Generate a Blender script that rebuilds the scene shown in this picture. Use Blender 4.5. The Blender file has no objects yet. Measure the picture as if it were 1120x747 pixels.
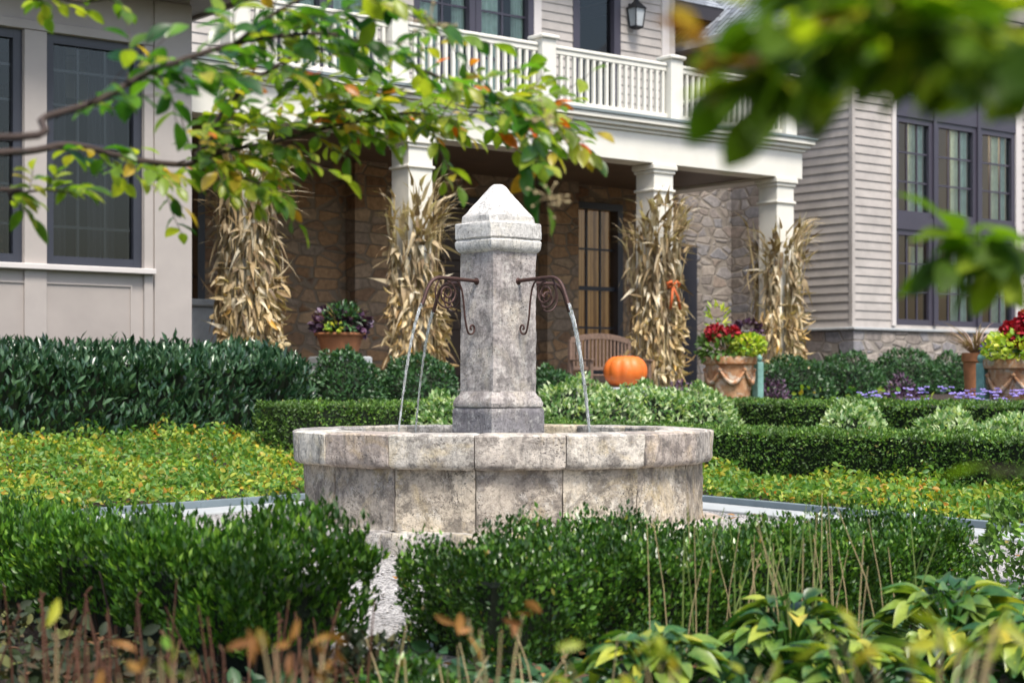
import bpy, math, random
import numpy as np
from mathutils import Vector, Matrix, noise

random.seed(7)
rng = np.random.default_rng(11)
scene = bpy.context.scene
COL = scene.collection
PI = math.pi
R = math.radians

# ------------------------------------------------------------------ frames
F = 1900.0            # focal length in photograph pixels (1120 wide)
CX, HY, CAMZ = 560.0, 420.0, 0.80
TH = R(39.1)
U = np.array([math.cos(TH), math.sin(TH), 0.0])
V = np.array([-math.sin(TH), math.cos(TH), 0.0])

def w(a, s, z=0.0):
    p = a * U + s * V
    return (float(p[0]), float(p[1]), float(z))

def on_s(px, s):
    """garden coordinate a and distance Y where a sight line meets the wall plane s"""
    k = (px - CX) / F
    Y = s / (V[1] + V[0] * k)
    return k * Y * U[0] + Y * U[1], Y

def on_a(px, a):
    k = (px - CX) / F
    Y = a / (U[0] * k + U[1])
    return k * Y * V[0] + Y * V[1], Y

def hz(py, Y):
    return CAMZ + (HY - py) * Y / F

def at(px, py, Y):
    return Vector(((px - CX) / F * Y, Y, hz(py, Y)))

def lerp_tab(x, tab):
    xs = [t[0] for t in tab]; ys = [t[1] for t in tab]
    return np.interp(x, xs, ys)

G1 = [(9.75, 0), (10.0, .05), (11.5, .11), (12.8, .24), (13.7, .31), (15.0, .56), (16.0, .70), (30, .74)]
G2 = [(8.1, 0), (8.3, .05), (9.7, .09), (13, .21), (15, .38), (17.5, .56), (19, .68), (40, .74)]
def gh_as(a, s):
    return np.maximum(lerp_tab(s, G1), lerp_tab(a, G2))
def gh(x, y):
    a = x * U[0] + y * U[1]; s = x * V[0] + y * V[1]
    return gh_as(a, s)

# ------------------------------------------------------------------ object helpers
def link(o, parent=None):
    COL.objects.link(o)
    if parent is not None:
        o.parent = parent
    return o

def tag(o, label=None, cat=None, group=None, kind=None):
    if label: o['label'] = label
    if cat: o['category'] = cat
    if group: o['group'] = group
    if kind: o['kind'] = kind
    return o

def empty(name, loc, rz=0.0):
    o = bpy.data.objects.new(name, None)
    o.location = loc; o.rotation_euler = (0, 0, rz)
    o.empty_display_size = 0.1
    return link(o)

class MB:
    """collects geometry; build() links it as one mesh object"""
    def __init__(self, off=(0, 0, 0)):
        self.v = []; self.f = []; self.off = off
    def add(self, vs, fs):
        b = len(self.v)
        self.v += [tuple(p) for p in vs]
        self.f += [tuple(i + b for i in f) for f in fs]
    def box(self, x0, x1, y0, y1, z0, z1):
        self.add([(x0, y0, z0), (x1, y0, z0), (x1, y1, z0), (x0, y1, z0),
                  (x0, y0, z1), (x1, y0, z1), (x1, y1, z1), (x0, y1, z1)],
                 [(3, 2, 1, 0), (4, 5, 6, 7), (0, 1, 5, 4), (1, 2, 6, 5), (2, 3, 7, 6), (3, 0, 4, 7)])
    def bbox(self, x0, x1, y0, y1, z0, z1, b=0.004):
        """box with its vertical and top edges taken off"""
        ring = lambda i, z: [(x0 + i, y0 + i + b, z), (x0 + i + b, y0 + i, z), (x1 - i - b, y0 + i, z), (x1 - i, y0 + i + b, z),
                             (x1 - i, y1 - i - b, z), (x1 - i - b, y1 - i, z), (x0 + i + b, y1 - i, z), (x0 + i, y1 - i - b, z)]
        self.loft([ring(b, z0), ring(0, z0 + b), ring(0, z1 - b), ring(b, z1)])
    def loft(self, rings, cap=True, closed=True):
        n = len(rings[0]); vs = [p for r in rings for p in r]; fs = []
        for i in range(len(rings) - 1):
            for j in range(n if closed else n - 1):
                k = (j + 1) % n
                fs.append((i * n + j, i * n + k, (i + 1) * n + k, (i + 1) * n + j))
        if cap:
            fs.append(tuple(range(n - 1, -1, -1)))
            fs.append(tuple((len(rings) - 1) * n + j for j in range(n)))
        self.add(vs, fs)
    def tube(self, pts, rad, seg=6, cap=True):
        pts = [Vector(p) for p in pts]
        if not hasattr(rad, '__len__'): rad = [rad] * len(pts)
        rings = []; up = None
        for i, p in enumerate(pts):
            t = (pts[min(i + 1, len(pts) - 1)] - pts[max(i - 1, 0)])
            t = t.normalized() if t.length > 1e-9 else Vector((0, 0, 1))
            if up is None:
                up = Vector((0, 0, 1)) if abs(t.z) < .9 else Vector((1, 0, 0))
            x = up - t * up.dot(t)
            if x.length < 1e-6: x = t.orthogonal()
            x.normalize(); up = x; y = t.cross(x)
            rings.append([tuple(p + (x * math.cos(q) + y * math.sin(q)) * rad[i]) for q in [2 * PI * j / seg for j in range(seg)]])
        self.loft(rings, cap)
    def lathe(self, prof, seg=24, c=(0, 0), sx=1, sy=1):
        self.loft([[(c[0] + r * sx * math.cos(2 * PI * j / seg), c[1] + r * sy * math.sin(2 * PI * j / seg), z) for j in range(seg)] for r, z in prof])
    def build(self, name, mat, parent=None, smooth=False, loc=None, rz=0.0, bevel=None):
        me = bpy.data.meshes.new(name)
        ox, oy, oz = self.off
        me.from_pydata([(x - ox, y - oy, z - oz) for x, y, z in self.v], [], self.f)
        me.validate(); me.update()
        if smooth:
            me.polygons.foreach_set('use_smooth', [True] * len(me.polygons))
        me.materials.append(mat)
        o = bpy.data.objects.new(name, me)
        if loc is not None: o.location = loc
        if rz: o.rotation_euler = (0, 0, rz)
        if bevel:
            m = o.modifiers.new('bevel', 'BEVEL'); m.width = bevel; m.segments = 2; m.limit_method = 'ANGLE'
        return link(o, parent)

def mesh_np(name, verts, faces, mat, parent=None, smooth=False, loc=None, rz=0):
    """verts (N,3); faces (M,k) numpy"""
    me = bpy.data.meshes.new(name)
    n, (m, k) = len(verts), faces.shape
    me.vertices.add(n); me.vertices.foreach_set('co', np.ascontiguousarray(verts, dtype=np.float32).ravel())
    me.loops.add(m * k); me.loops.foreach_set('vertex_index', faces.astype(np.int32).ravel())
    me.polygons.add(m); me.polygons.foreach_set('loop_start', np.arange(0, m * k, k, dtype=np.int32))
    me.polygons.foreach_set('loop_total', np.full(m, k, dtype=np.int32))
    if smooth: me.polygons.foreach_set('use_smooth', np.ones(m, dtype=bool))
    me.update(calc_edges=True); me.validate()
    me.materials.append(mat)
    o = bpy.data.objects.new(name, me)
    if loc is not None: o.location = loc
    if rz: o.rotation_euler = (0, 0, rz)
    return link(o, parent)

# leaf templates: x across (-.5...5), y along 0..1, z out of the leaf (in lengths)
def tmpl_simple():
    v = np.array([(0, 0, 0), (-.5, .45, .07), (0, 1, -.06), (.5, .45, .07)], float)
    f = np.array([(0, 2, 1), (0, 3, 2)])
    return v, f
def tmpl_oval(curl=.15, prof=((0, .06), (.18, .62), (.42, 1.), (.68, .9), (.88, .45), (1, .02)), fold=.10):
    v = []; f = []
    for i, (t, wd) in enumerate(prof):
        z = -curl * t * t
        v += [(-.5 * wd, t, z + fold * wd), (0, t, z), (.5 * wd, t, z + fold * wd)]
        if i:
            b = 3 * i
            f += [(b - 3, b - 2, b + 1, b), (b - 2, b - 1, b + 2, b + 1)]
    return np.array(v, float), np.array(f)
def tmpl_strap(n=6, curl=.6, tw=0.0):
    v = []; f = []
    for i in range(n + 1):
        t = i / n; wd = (1 - t) ** .6 * min(1, .5 + 3 * t)
        an = tw * t
        cx, cz = math.cos(an) * .5 * wd, math.sin(an) * .5 * wd
        v += [(-cx, t * (1 - .25 * curl * t), -curl * t * t - cz * .06), (cx, t * (1 - .25 * curl * t), -curl * t * t + cz * .06)]
        if i:
            b = 2 * i; f.append((b - 2, b - 1, b + 1, b))
    return np.array(v, float), np.array(f)

def unit(a):
    return a / np.maximum(np.linalg.norm(a, axis=-1, keepdims=True), 1e-9)

def leaf_mesh(name, P, D, N, L, W, mat, tm, parent=None, smooth=False, loc=None, rz=0):
    tv, tf = tm
    D = unit(D); side = unit(np.cross(D, N)); nn = np.cross(side, D)
    L = np.broadcast_to(L, (len(P),)); W = np.broadcast_to(W, (len(P),))
    vv = (P[:, None, :] + side[:, None, :] * (tv[None, :, 0:1] * W[:, None, None])
          + D[:, None, :] * (tv[None, :, 1:2] * L[:, None, None]) + nn[:, None, :] * (tv[None, :, 2:3] * L[:, None, None]))
    ff = (tf[None] + (np.arange(len(P)) * len(tv))[:, None, None]).reshape(-1, tf.shape[1])
    return mesh_np(name, vv.reshape(-1, 3), ff, mat, parent, smooth, loc, rz)

def rnd(n): return unit(rng.normal(size=(n, 3)))

def lownoise(p, sc, amp, seed=0.0):
    return np.array([noise.noise(Vector((x * sc + seed, y * sc - seed, z * sc))) for x, y, z in p]) * amp

# ------------------------------------------------------------------ materials
class NT:
    def __init__(self, name):
        self.m = bpy.data.materials.new(name); self.m.use_nodes = True
        self.t = self.m.node_tree; self.n = self.t.nodes; self.b = self.n['Principled BSDF']
        self.out = self.n['Material Output']; self.lk = self.t.links.new
    def new(self, t, **kw):
        nd = self.n.new(t)
        for k, v in kw.items(): setattr(nd, k, v)
        return nd
    def coord(self, scale=(1, 1, 1), rot=(0, 0, 0), kind='Object'):
        tc = self.new('ShaderNodeTexCoord'); mp = self.new('ShaderNodeMapping')
        mp.inputs['Scale'].default_value = scale; mp.inputs['Rotation'].default_value = rot
        self.lk(tc.outputs[kind], mp.inputs['Vector']); return mp.outputs[0]
    def noise(self, vec, sc, det=5, rough=.6, dist=0):
        nd = self.new('ShaderNodeTexNoise'); nd.inputs['Scale'].default_value = sc
        nd.inputs['Detail'].default_value = det; nd.inputs['Roughness'].default_value = rough
        nd.inputs['Distortion'].default_value = dist
        if vec is not None: self.lk(vec, nd.inputs['Vector'])
        return nd.outputs['Fac']
    def ramp(self, fac, stops, interp='LINEAR'):
        nd = self.new('ShaderNodeValToRGB'); cr = nd.color_ramp; cr.interpolation = interp
        while len(cr.elements) < len(stops): cr.elements.new(.5)
        for e, (p, c) in zip(cr.elements, stops):
            e.position = p; e.color = (c, c, c, 1) if not hasattr(c, '__len__') else (*c, 1)
        if fac is not None: self.lk(fac, nd.inputs[0])
        return nd.outputs[0]
    def mix(self, fac, a, b, mode='MIX'):
        nd = self.new('ShaderNodeMix', data_type='RGBA', blend_type=mode)
        for s, v in ((nd.inputs[0], fac), (nd.inputs[6], a), (nd.inputs[7], b)):
            if hasattr(v, 'is_output') or isinstance(v, bpy.types.NodeSocket): self.lk(v, s)
            elif hasattr(v, '__len__'): s.default_value = (*v, 1)
            else: s.default_value = v if s == nd.inputs[0] else (v, v, v, 1)
        return nd.outputs[2]
    def math(self, op, a, b=0.0):
        nd = self.new('ShaderNodeMath', operation=op)
        for s, v in ((nd.inputs[0], a), (nd.inputs[1], b)):
            if isinstance(v, bpy.types.NodeSocket): self.lk(v, s)
            else: s.default_value = v
        return nd.outputs[0]
    def bump(self, h, st=.3, dist=.01):
        nd = self.new('ShaderNodeBump'); nd.inputs['Strength'].default_value = st; nd.inputs['Distance'].default_value = dist
        self.lk(h, nd.inputs['Height']); self.lk(nd.outputs[0], self.b.inputs['Normal']); return nd
    def set(self, **kw):
        for k, v in kw.items():
            s = self.b.inputs[k.replace('_', ' ')]
            if isinstance(v, bpy.types.NodeSocket): self.lk(v, s)
            elif hasattr(v, '__len__'): s.default_value = (*v, 1)
            else: s.default_value = v
        return self

def paint(name, col, rough=.5, var=.06, sc=3.0, bump=.05):
    t = NT(name); vec = t.coord()
    n = t.noise(vec, sc, 6)
    c = t.mix(t.ramp(n, [(.3, 0.), (.7, 1.)]), tuple(x * (1 - var) for x in col), tuple(min(1, x * (1 + var)) for x in col))
    t.set(Base_Color=c, Roughness=rough)
    t.bump(t.noise(vec, 60, 3), bump, .003)
    return t.m

def leafmat(name, stops, rough=.4, transl=.3, patch=None, spec=.5, patch_sc=2.0):
    t = NT(name)
    geo = t.new('ShaderNodeNewGeometry')
    c = t.ramp(geo.outputs['Random Per Island'], stops)
    vec = t.coord()
    if patch:
        n = t.noise(vec, patch_sc, 3)
        c = t.mix(t.ramp(n, [(.42, 0.), (.62, .85)]), c, patch)
    n2 = t.noise(vec, 45, 2)
    c = t.mix(1.0, c, t.ramp(n2, [(.3, .78), (.7, 1.15)]), 'MULTIPLY')
    t.set(Base_Color=c, Roughness=rough)
    t.b.inputs['Specular IOR Level'].default_value = spec
    tr = t.new('ShaderNodeBsdfTranslucent'); ms = t.new('ShaderNodeMixShader')
    cc = t.mix(1.0, c, (1.5, 1.6, .6), 'MULTIPLY')
    t.lk(cc, tr.inputs['Color']); ms.inputs[0].default_value = transl
    t.lk(t.b.outputs[0], ms.inputs[1]); t.lk(tr.outputs[0], ms.inputs[2]); t.lk(ms.outputs[0], t.out.inputs['Surface'])
    return t.m

def stone_mat(name, light, dark, lichen, pink=0.0, bump=.6, stain=.5, cast=0.0):
    t = NT(name); vec = t.coord(); oi = t.new('ShaderNodeObjectInfo')
    # shift the pattern from stone to stone
    ad = t.new('ShaderNodeVectorMath', operation='ADD'); cb = t.new('ShaderNodeCombineXYZ')
    r10 = t.math('MULTIPLY', oi.outputs['Random'], 37.0)
    t.lk(r10, cb.inputs[0]); t.lk(r10, cb.inputs[1]); t.lk(vec, ad.inputs[0]); t.lk(cb.outputs[0], ad.inputs[1]); vec = ad.outputs[0]
    big = t.noise(vec, 2.6, 8, .65, .4); mid = t.noise(vec, 9, 8, .7, .3); fine = t.noise(vec, 55, 6, .75)
    c = t.mix(t.ramp(big, [(.36, 0.), (.62, 1.)]), dark, light)
    c = t.mix(t.ramp(mid, [(.49, 0.), (.57, stain)]), c, tuple(x * .38 for x in dark))
    c = t.mix(t.ramp(t.noise(vec, 4.2, 7, .7, .8), [(.52, 0.), (.64, .6)]), c, lichen)
    c = t.mix(t.ramp(oi.outputs['Random'], [(0, 0.), (1, pink)]), c, (.44, .34, .33))
    c = t.mix(t.ramp(t.noise(vec, 14, 8, .8, .2), [(.52, 0.), (.62, .45)]), c, (.74, .72, .67))
    # each block has its own cast: cream, grey or dull
    wn = t.new('ShaderNodeTexWhiteNoise', noise_dimensions='1D'); t.lk(oi.outputs['Random'], wn.inputs['W'])
    c = t.mix(cast, c, t.ramp(wn.outputs['Value'], [(0, (1.12, 1.0, .78)), (.35, (.72, .72, .76)), (.7, (1.12, 1.1, 1.06)), (1, (.95, .84, .80))]), 'MULTIPLY')
    # weather streaks and hairline cracks
    st = t.new('ShaderNodeMapping'); st.inputs['Scale'].default_value = (9, 9, 1.6); t.lk(vec, st.inputs['Vector'])
    c = t.mix(t.ramp(t.noise(st.outputs[0], 1.6, 7, .7, .5), [(.52, 0.), (.66, .55)]), c, tuple(x * .42 for x in dark))
    cr = t.noise(vec, 5.5, 9, .62, 1.6); crk = t.ramp(t.math('ABSOLUTE', t.math('SUBTRACT', cr, .5)), [(.0, 1.), (.012, 0.)])
    c = t.mix(t.mix(t.ramp(t.noise(vec, 3, 3), [(.45, 0.), (.6, 1.)]), 0.0, crk), c, tuple(x * .3 for x in dark))
    c = t.mix(1.0, c, t.ramp(fine, [(.25, .38), (.5, 1.), (.75, 1.3)]), 'MULTIPLY')
    # small dark pits
    vo = t.new('ShaderNodeTexVoronoi'); vo.inputs['Scale'].default_value = 70; t.lk(vec, vo.inputs['Vector'])
    pit = t.ramp(vo.outputs['Distance'], [(.08, 0.), (.26, 1.)])
    pm = t.mix(t.ramp(t.noise(vec, 7, 4), [(.45, 0.), (.6, 1.)]), (1, 1, 1), pit)
    c = t.mix(.75, c, pm, 'MULTIPLY')
    c = t.mix(1.0, c, (.92, .92, .92), 'MULTIPLY')
    t.set(Base_Color=c, Roughness=.9)
    h = t.mix(.45, t.mix(.5, mid, fine), pm)
    t.bump(h, bump, .026)
    return t.m

M = {}
M['stone_rim'] = stone_mat('weathered limestone', (.80, .76, .68), (.34, .325, .30), (.62, .53, .34), .10, .9, .7, .9)
M['stone_wall'] = stone_mat('weathered sandstone', (.66, .59, .48), (.28, .25, .215), (.58, .47, .27), .10, .9, .7, .9)
M['stone_pillar'] = stone_mat('pitted mauve stone', (.60, .545, .51), (.33, .295, .285), (.60, .53, .43), .0, .9, .6)
M['stone_cap'] = stone_mat('bleached cap stone', (.80, .78, .74), (.62, .60, .57), (.74, .70, .60), 0, .5, .25)
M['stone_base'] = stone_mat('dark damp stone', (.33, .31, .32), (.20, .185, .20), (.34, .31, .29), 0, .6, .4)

def masonry(name, cols, mortar, sx=3.6, sz=7.5):
    t = NT(name); vec = t.coord((sx, sx, sz))
    nz = t.new('ShaderNodeTexNoise'); nz.inputs['Scale'].default_value = 1.3; t.lk(vec, nz.inputs['Vector'])
    mx = t.new('ShaderNodeMix', data_type='VECTOR'); mx.inputs[0].default_value = .12
    t.lk(vec, mx.inputs[4]); t.lk(nz.outputs['Color'], mx.inputs[5])
    def vor(feature):
        v = t.new('ShaderNodeTexVoronoi', feature=feature, distance='CHEBYCHEV') if feature == 'F1' else t.new('ShaderNodeTexVoronoi', feature=feature)
        v.inputs['Scale'].default_value = 1.0; v.inputs['Randomness'].default_value = .62
        t.lk(mx.outputs[1], v.inputs['Vector']); return v
    v1 = t.new('ShaderNodeTexVoronoi', feature='F1'); v2 = vor('DISTANCE_TO_EDGE')
    v1.inputs['Scale'].default_value = 1.0; v1.inputs['Randomness'].default_value = .62; t.lk(mx.outputs[1], v1.inputs['Vector'])
    sp = t.new('ShaderNodeSeparateColor'); t.lk(v1.outputs['Color'], sp.inputs[0])
    c = t.ramp(sp.outputs[0], [(i / (len(cols) - 1), cc) for i, cc in enumerate(cols)])
    n = t.noise(t.coord(), 14, 6)
    c = t.mix(1.0, c, t.ramp(n, [(.3, .65), (.7, 1.25)]), 'MULTIPLY')
    e = t.ramp(v2.outputs['Distance'], [(.03, 0.), (.08, 1.)])
    c = t.mix(e, mortar, c)
    t.set(Base_Color=c, Roughness=.9)
    t.bump(t.mix(.3, e, n), .8, .03)
    return t.m
M['fieldstone'] = masonry('porch fieldstone', [(.22, .12, .06), (.38, .23, .12), (.26, .20, .15), (.42, .28, .16), (.18, .10, .06)], (.22, .17, .12))
M['fieldstone_grey'] = masonry('foundation fieldstone', [(.30, .24, .2), (.22, .22, .24), (.36, .31, .27), (.2, .17, .15), (.32, .3, .3)], (.25, .22, .19))
M['taupe'] = paint('taupe paint', (.395, .355, .33), .5)
M['taupe_dark'] = paint('taupe panel paint', (.36, .32, .295), .5)
M['siding'] = paint('taupe siding paint', (.415, .38, .352), .55, .16)
M['white'] = paint('cream white paint', (.72, .70, .63), .4, .06)
M['trim'] = paint('pale trim paint', (.60, .56, .54), .4, .04)
M['charcoal'] = paint('charcoal window paint', (.035, .038, .052), .35)
M['plum'] = paint('slate window paint', (.055, .05, .07), .35)
M['porch_ceiling'] = paint('stained porch boards', (.10, .065, .04), .5, .2)
M['deck'] = paint('porch paving', (.25, .22, .2), .8, .15)
M['flash'] = paint('grey green flashing', (.20, .24, .25), .5)
M['downspout'] = paint('dark bronze metal', (.03, .028, .035), .4)
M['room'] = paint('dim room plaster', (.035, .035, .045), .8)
M['room_brown'] = paint('brown room plaster', (.26, .215, .18), .8)
M['curtain'] = paint('pale mint curtain', (.66, .80, .72), .9, .15, 8)
M['wood_dark'] = paint('dark door wood', (.045, .025, .018), .4)
M['bench'] = paint('weathered teak', (.17, .11, .08), .7, .3, 20)
M['mulch'] = None

t = NT('warm self-lit blind'); vec = t.coord()
wv = t.new('ShaderNodeTexWave'); wv.inputs['Scale'].default_value = 3.5; wv.inputs['Distortion'].default_value = 1.5
t.lk(vec, wv.inputs['Vector'])
c = t.mix(wv.outputs['Fac'], (.20, .09, .03), (.50, .27, .10))
t.set(Base_Color=c, Roughness=.9, Emission_Color=c); t.b.inputs['Emission Strength'].default_value = .12  # glow of the room behind is put into the blind as emission
M['warm_blind'] = t.m

t = NT('window glass')
gl = t.new('ShaderNodeBsdfGlossy'); gl.inputs['Roughness'].default_value = .02; gl.inputs['Color'].default_value = (.9, .95, 1, 1)
tp = t.new('ShaderNodeBsdfTransparent'); tp.inputs['Color'].default_value = (.86, .90, .88, 1)
fr = t.new('ShaderNodeFresnel'); fr.inputs['IOR'].default_value = 1.55
ms = t.new('ShaderNodeMixShader'); t.lk(t.math('MULTIPLY', fr.outputs[0], 1.15), ms.inputs[0])
t.lk(tp.outputs[0], ms.inputs[1]); t.lk(gl.outputs[0], ms.inputs[2]); t.lk(ms.outputs[0], t.out.inputs['Surface'])
M['glass'] = t.m

t = NT('gold lamp glow'); t.set(Base_Color=(1, .7, .25), Emission_Color=(1, .62, .18)); t.b.inputs['Emission Strength'].default_value = 5
M['lamp'] = t.m

def simple(name, col, rough=.5, metal=0.0, var=.15, sc=12, bump=.2):
    t = NT(name); vec = t.coord(); n = t.noise(vec, sc, 5)
    c = t.mix(n, tuple(x * (1 - var * 2) for x in col), tuple(x * (1 + var) for x in col))
    t.set(Base_Color=c, Roughness=rough, Metallic=metal); t.bump(t.noise(vec, sc * 6, 4), bump, .004); return t.m
M['iron'] = simple('rusted iron', (.085, .042, .035), .55, .35, .35, 40, .5)
M['black_metal'] = simple('black lantern metal', (.02, .022, .026), .4, .5)
M['frost'] = simple('frosted lantern glass', (.45, .48, .5), .3)
M['bluestone'] = simple('bluestone', (.17, .215, .24), .75, 0, .12, 8)
M['bluestone_pale'] = simple('pale bluestone', (.40, .42, .42), .8, 0, .15, 6)
M['terracotta'] = simple('terracotta', (.42, .17, .075), .85, 0, .35, 10, .4)
t = NT('limewashed terracotta'); vec = t.coord()
c = t.mix(t.ramp(t.noise(vec, 6, 7, .7), [(.4, 0.), (.6, 1.)]), (.36, .15, .06), (.56, .33, .18))
c = t.mix(t.ramp(t.noise(vec, 9, 8, .75, .6), [(.5, 0.), (.6, .8)]), c, (.62, .56, .46))
c = t.mix(t.ramp(t.noise(vec, 16, 6, .7), [(.55, 0.), (.68, .7)]), c, (.13, .08, .045))
t.set(Base_Color=c, Roughness=.9); t.bump(t.noise(vec, 40, 5), .5, .01)
M['terracotta_old'] = t.m
M['verdigris'] = simple('verdigris copper', (.22, .42, .38), .7, 0, .3, 15)
M['stem_brown'] = simple('rust brown stem', (.12, .048, .024), .7, 0, .4, 10)
M['stem_twig'] = simple('hedge twigs', (.045, .032, .02), .85, 0, .3, 20)
M['bark'] = simple('dark bark', (.06, .04, .032), .85, 0, .3, 60, .6)
M['stalk'] = simple('straw stalk', (.42, .33, .17), .7, 0, .3, 12)
M['core'] = simple('painted inner hedge shade', (.012, .022, .008), .95, 0, .4, 30, .9)  # near black, so the shade inside hedges and mounds is in the colour
M['pumpkin_stem'] = simple('pumpkin stem', (.18, .14, .06), .8)
M['satin'] = simple('orange satin', (.62, .13, .03), .6)
M['greystone'] = simple('grey pedestal stone', (.38, .40, .41), .85)

t = NT('pumpkin skin'); vec = t.coord()
pc = t.mix(t.noise(vec, 5, 4), (.62, .11, .012), (.84, .21, .03)); pc = t.mix(t.ramp(t.noise(vec, 13, 6, .75), [(.56, 0.), (.68, .6)]), pc, (.50, .27, .12))
t.set(Base_Color=pc, Roughness=.5); t.bump(t.noise(vec, 30, 4), .15, .01)
M['pumpkin'] = t.m

t = NT('shingles'); vec = t.coord((1, 1, 1))
br = t.new('ShaderNodeTexBrick'); t.lk(vec, br.inputs['Vector']); br.inputs['Scale'].default_value = 1.0
br.inputs['Brick Width'].default_value = .28; br.inputs['Row Height'].default_value = .13; br.inputs['Mortar Size'].default_value = .012
br.inputs['Color1'].default_value = (.15, .17, .20, 1); br.inputs['Color2'].default_value = (.30, .33, .37, 1); br.inputs['Mortar'].default_value = (.04, .04, .05, 1)
t.set(Base_Color=br.outputs['Color'], Roughness=.7); t.bump(br.outputs['Fac'], .5, -.02)
M['shingle'] = t.m

def ground_mat(name, ca, cb, sc, peb):
    t = NT(name); vec = t.coord()
    vo = t.new('ShaderNodeTexVoronoi'); vo.inputs['Scale'].default_value = peb; t.lk(vec, vo.inputs['Vector'])
    sp = t.new('ShaderNodeSeparateColor'); t.lk(vo.outputs['Color'], sp.inputs[0])
    c = t.mix(sp.outputs[0], ca, cb)
    c = t.mix(1.0, c, t.ramp(vo.outputs['Distance'], [(.2, 1.1), (.75, .35)]), 'MULTIPLY')
    c = t.mix(1.0, c, t.ramp(t.noise(vec, sc, 6), [(.3, .7), (.7, 1.2)]), 'MULTIPLY')
    t.set(Base_Color=c, Roughness=.9)
    inv = t.math('SUBTRACT', 1.0, vo.outputs['Distance'])
    t.bump(inv, .9, .012); return t.m
M['gravel'] = ground_mat('pale gravel', (.42, .40, .38), (.66, .63, .60), 2, 75)
M['soil'] = ground_mat('bark mulch', (.03, .02, .014), (.085, .055, .038), 3, 90)

# foliage
M['laurel'] = leafmat('glossy laurel leaf', [(0, (.010, .034, .016)), (.5, (.030, .085, .038)), (1, (.10, .19, .09))], .24, .15, spec=.75)
M['boxwood'] = leafmat('boxwood leaf', [(0, (.02, .06, .008)), (.5, (.05, .14, .016)), (.85, (.13, .28, .035)), (.985, (.22, .38, .05)), (1, (.35, .22, .05))], .28, .25, (.018, .05, .008), .6, 6)
M['boxwood_far'] = leafmat('clipped boxwood leaf', [(0, (.04, .10, .02)), (.5, (.10, .22, .035)), (.96, (.25, .42, .07)), (1, (.30, .20, .08))], .45, .25, (.05, .10, .02), .5, 4)
M['yew'] = leafmat('yew leaf', [(0, (.02, .07, .008)), (.5, (.06, .17, .016)), (.85, (.16, .34, .03)), (1, (.28, .46, .05))], .4, .32, (.02, .06, .008), .5, 5)
M['cover'] = leafmat('ground cover leaf', [(0, (.06, .17, .03)), (.4, (.19, .34, .05)), (.8, (.44, .50, .07)), (.93, (.55, .40, .05)), (1, (.55, .18, .03))], .45, .35, (.07, .19, .03), .4, 1.6)
M['varieg'] = leafmat('variegated leaf', [(0, (.07, .17, .05)), (.45, (.17, .31, .10)), (.6, (.38, .50, .24)), (1, (.66, .73, .48))], .45, .3)
M['shrub_dark'] = leafmat('dark shrub leaf', [(0, (.015, .05, .018)), (.6, (.04, .11, .035)), (1, (.08, .18, .06))], .4, .2)
M['hosta'] = leafmat('hosta leaf', [(0, (.015, .06, .018)), (.55, (.05, .15, .035)), (.8, (.16, .28, .04)), (.9, (.50, .50, .06)), (1, (.66, .50, .06))], .33, .25, (.22, .30, .05), .5, 7)
M['tree_leaf'] = leafmat('serviceberry leaf', [(0, (.05, .13, .018)), (.35, (.16, .28, .025)), (.84, (.42, .46, .05)), (.955, (.46, .28, .03)), (1, (.70, .10, .02))], .35, .5, spec=.5)
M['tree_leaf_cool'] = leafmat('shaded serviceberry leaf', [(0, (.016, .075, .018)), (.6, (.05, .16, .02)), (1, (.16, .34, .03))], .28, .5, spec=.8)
M['tree_leaf_near'] = leafmat('near leaf', [(0, (.04, .09, .008)), (.6, (.11, .20, .012)), (.93, (.34, .42, .03)), (1, (.50, .28, .04))], .5, .6, spec=.25)
M['corn_leaf'] = leafmat('dry corn leaf', [(0, (.14, .09, .045)), (.35, (.36, .26, .14)), (.75, (.60, .49, .32)), (1, (.78, .71, .56))], .6, .15)
M['corn_husk'] = leafmat('yellow corn husk', [(0, (.26, .16, .07)), (.45, (.54, .40, .20)), (.9, (.74, .62, .40)), (1, (.74, .42, .07))], .55, .15)
M['dark_flower'] = leafmat('purple cabbage leaf', [(0, (.03, .015, .035)), (.6, (.09, .03, .08)), (1, (.14, .10, .16))], .5, .1)
M['lime_leaf'] = leafmat('lime leaf', [(0, (.15, .32, .03)), (.6, (.45, .55, .05)), (1, (.72, .66, .08))], .5, .3)
M['red_petal'] = leafmat('crimson petal', [(0, (.20, .005, .012)), (1, (.45, .012, .03))], .6, .15)
M['violet_petal'] = leafmat('violet petal', [(0, (.16, .12, .45)), (1, (.36, .30, .72))], .6, .2)
M['purple_grass'] = leafmat('purple grass', [(0, (.20, .12, .09)), (1, (.50, .36, .28))], .6, .2)
M['dead_leaf'] = leafmat('orange dead leaf', [(0, (.20, .08, .025)), (.6, (.40, .19, .05)), (1, (.50, .36, .08))], .6, .3)
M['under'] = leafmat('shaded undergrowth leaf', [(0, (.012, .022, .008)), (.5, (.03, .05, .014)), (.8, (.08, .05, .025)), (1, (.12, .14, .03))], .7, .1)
M['litter'] = leafmat('fallen leaf', [(0, (.06, .03, .015)), (.7, (.16, .08, .035)), (1, (.34, .18, .05))], .8, .1)
M['lime_blur'] = leafmat('yellow green leaf', [(0, (.22, .30, .02)), (.6, (.42, .42, .03)), (1, (.55, .42, .04))], .5, .4)
M['far_tree'] = leafmat('distant tree leaf', [(0, (.012, .022, .01)), (1, (.05, .075, .025))], .8, .1)

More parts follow.
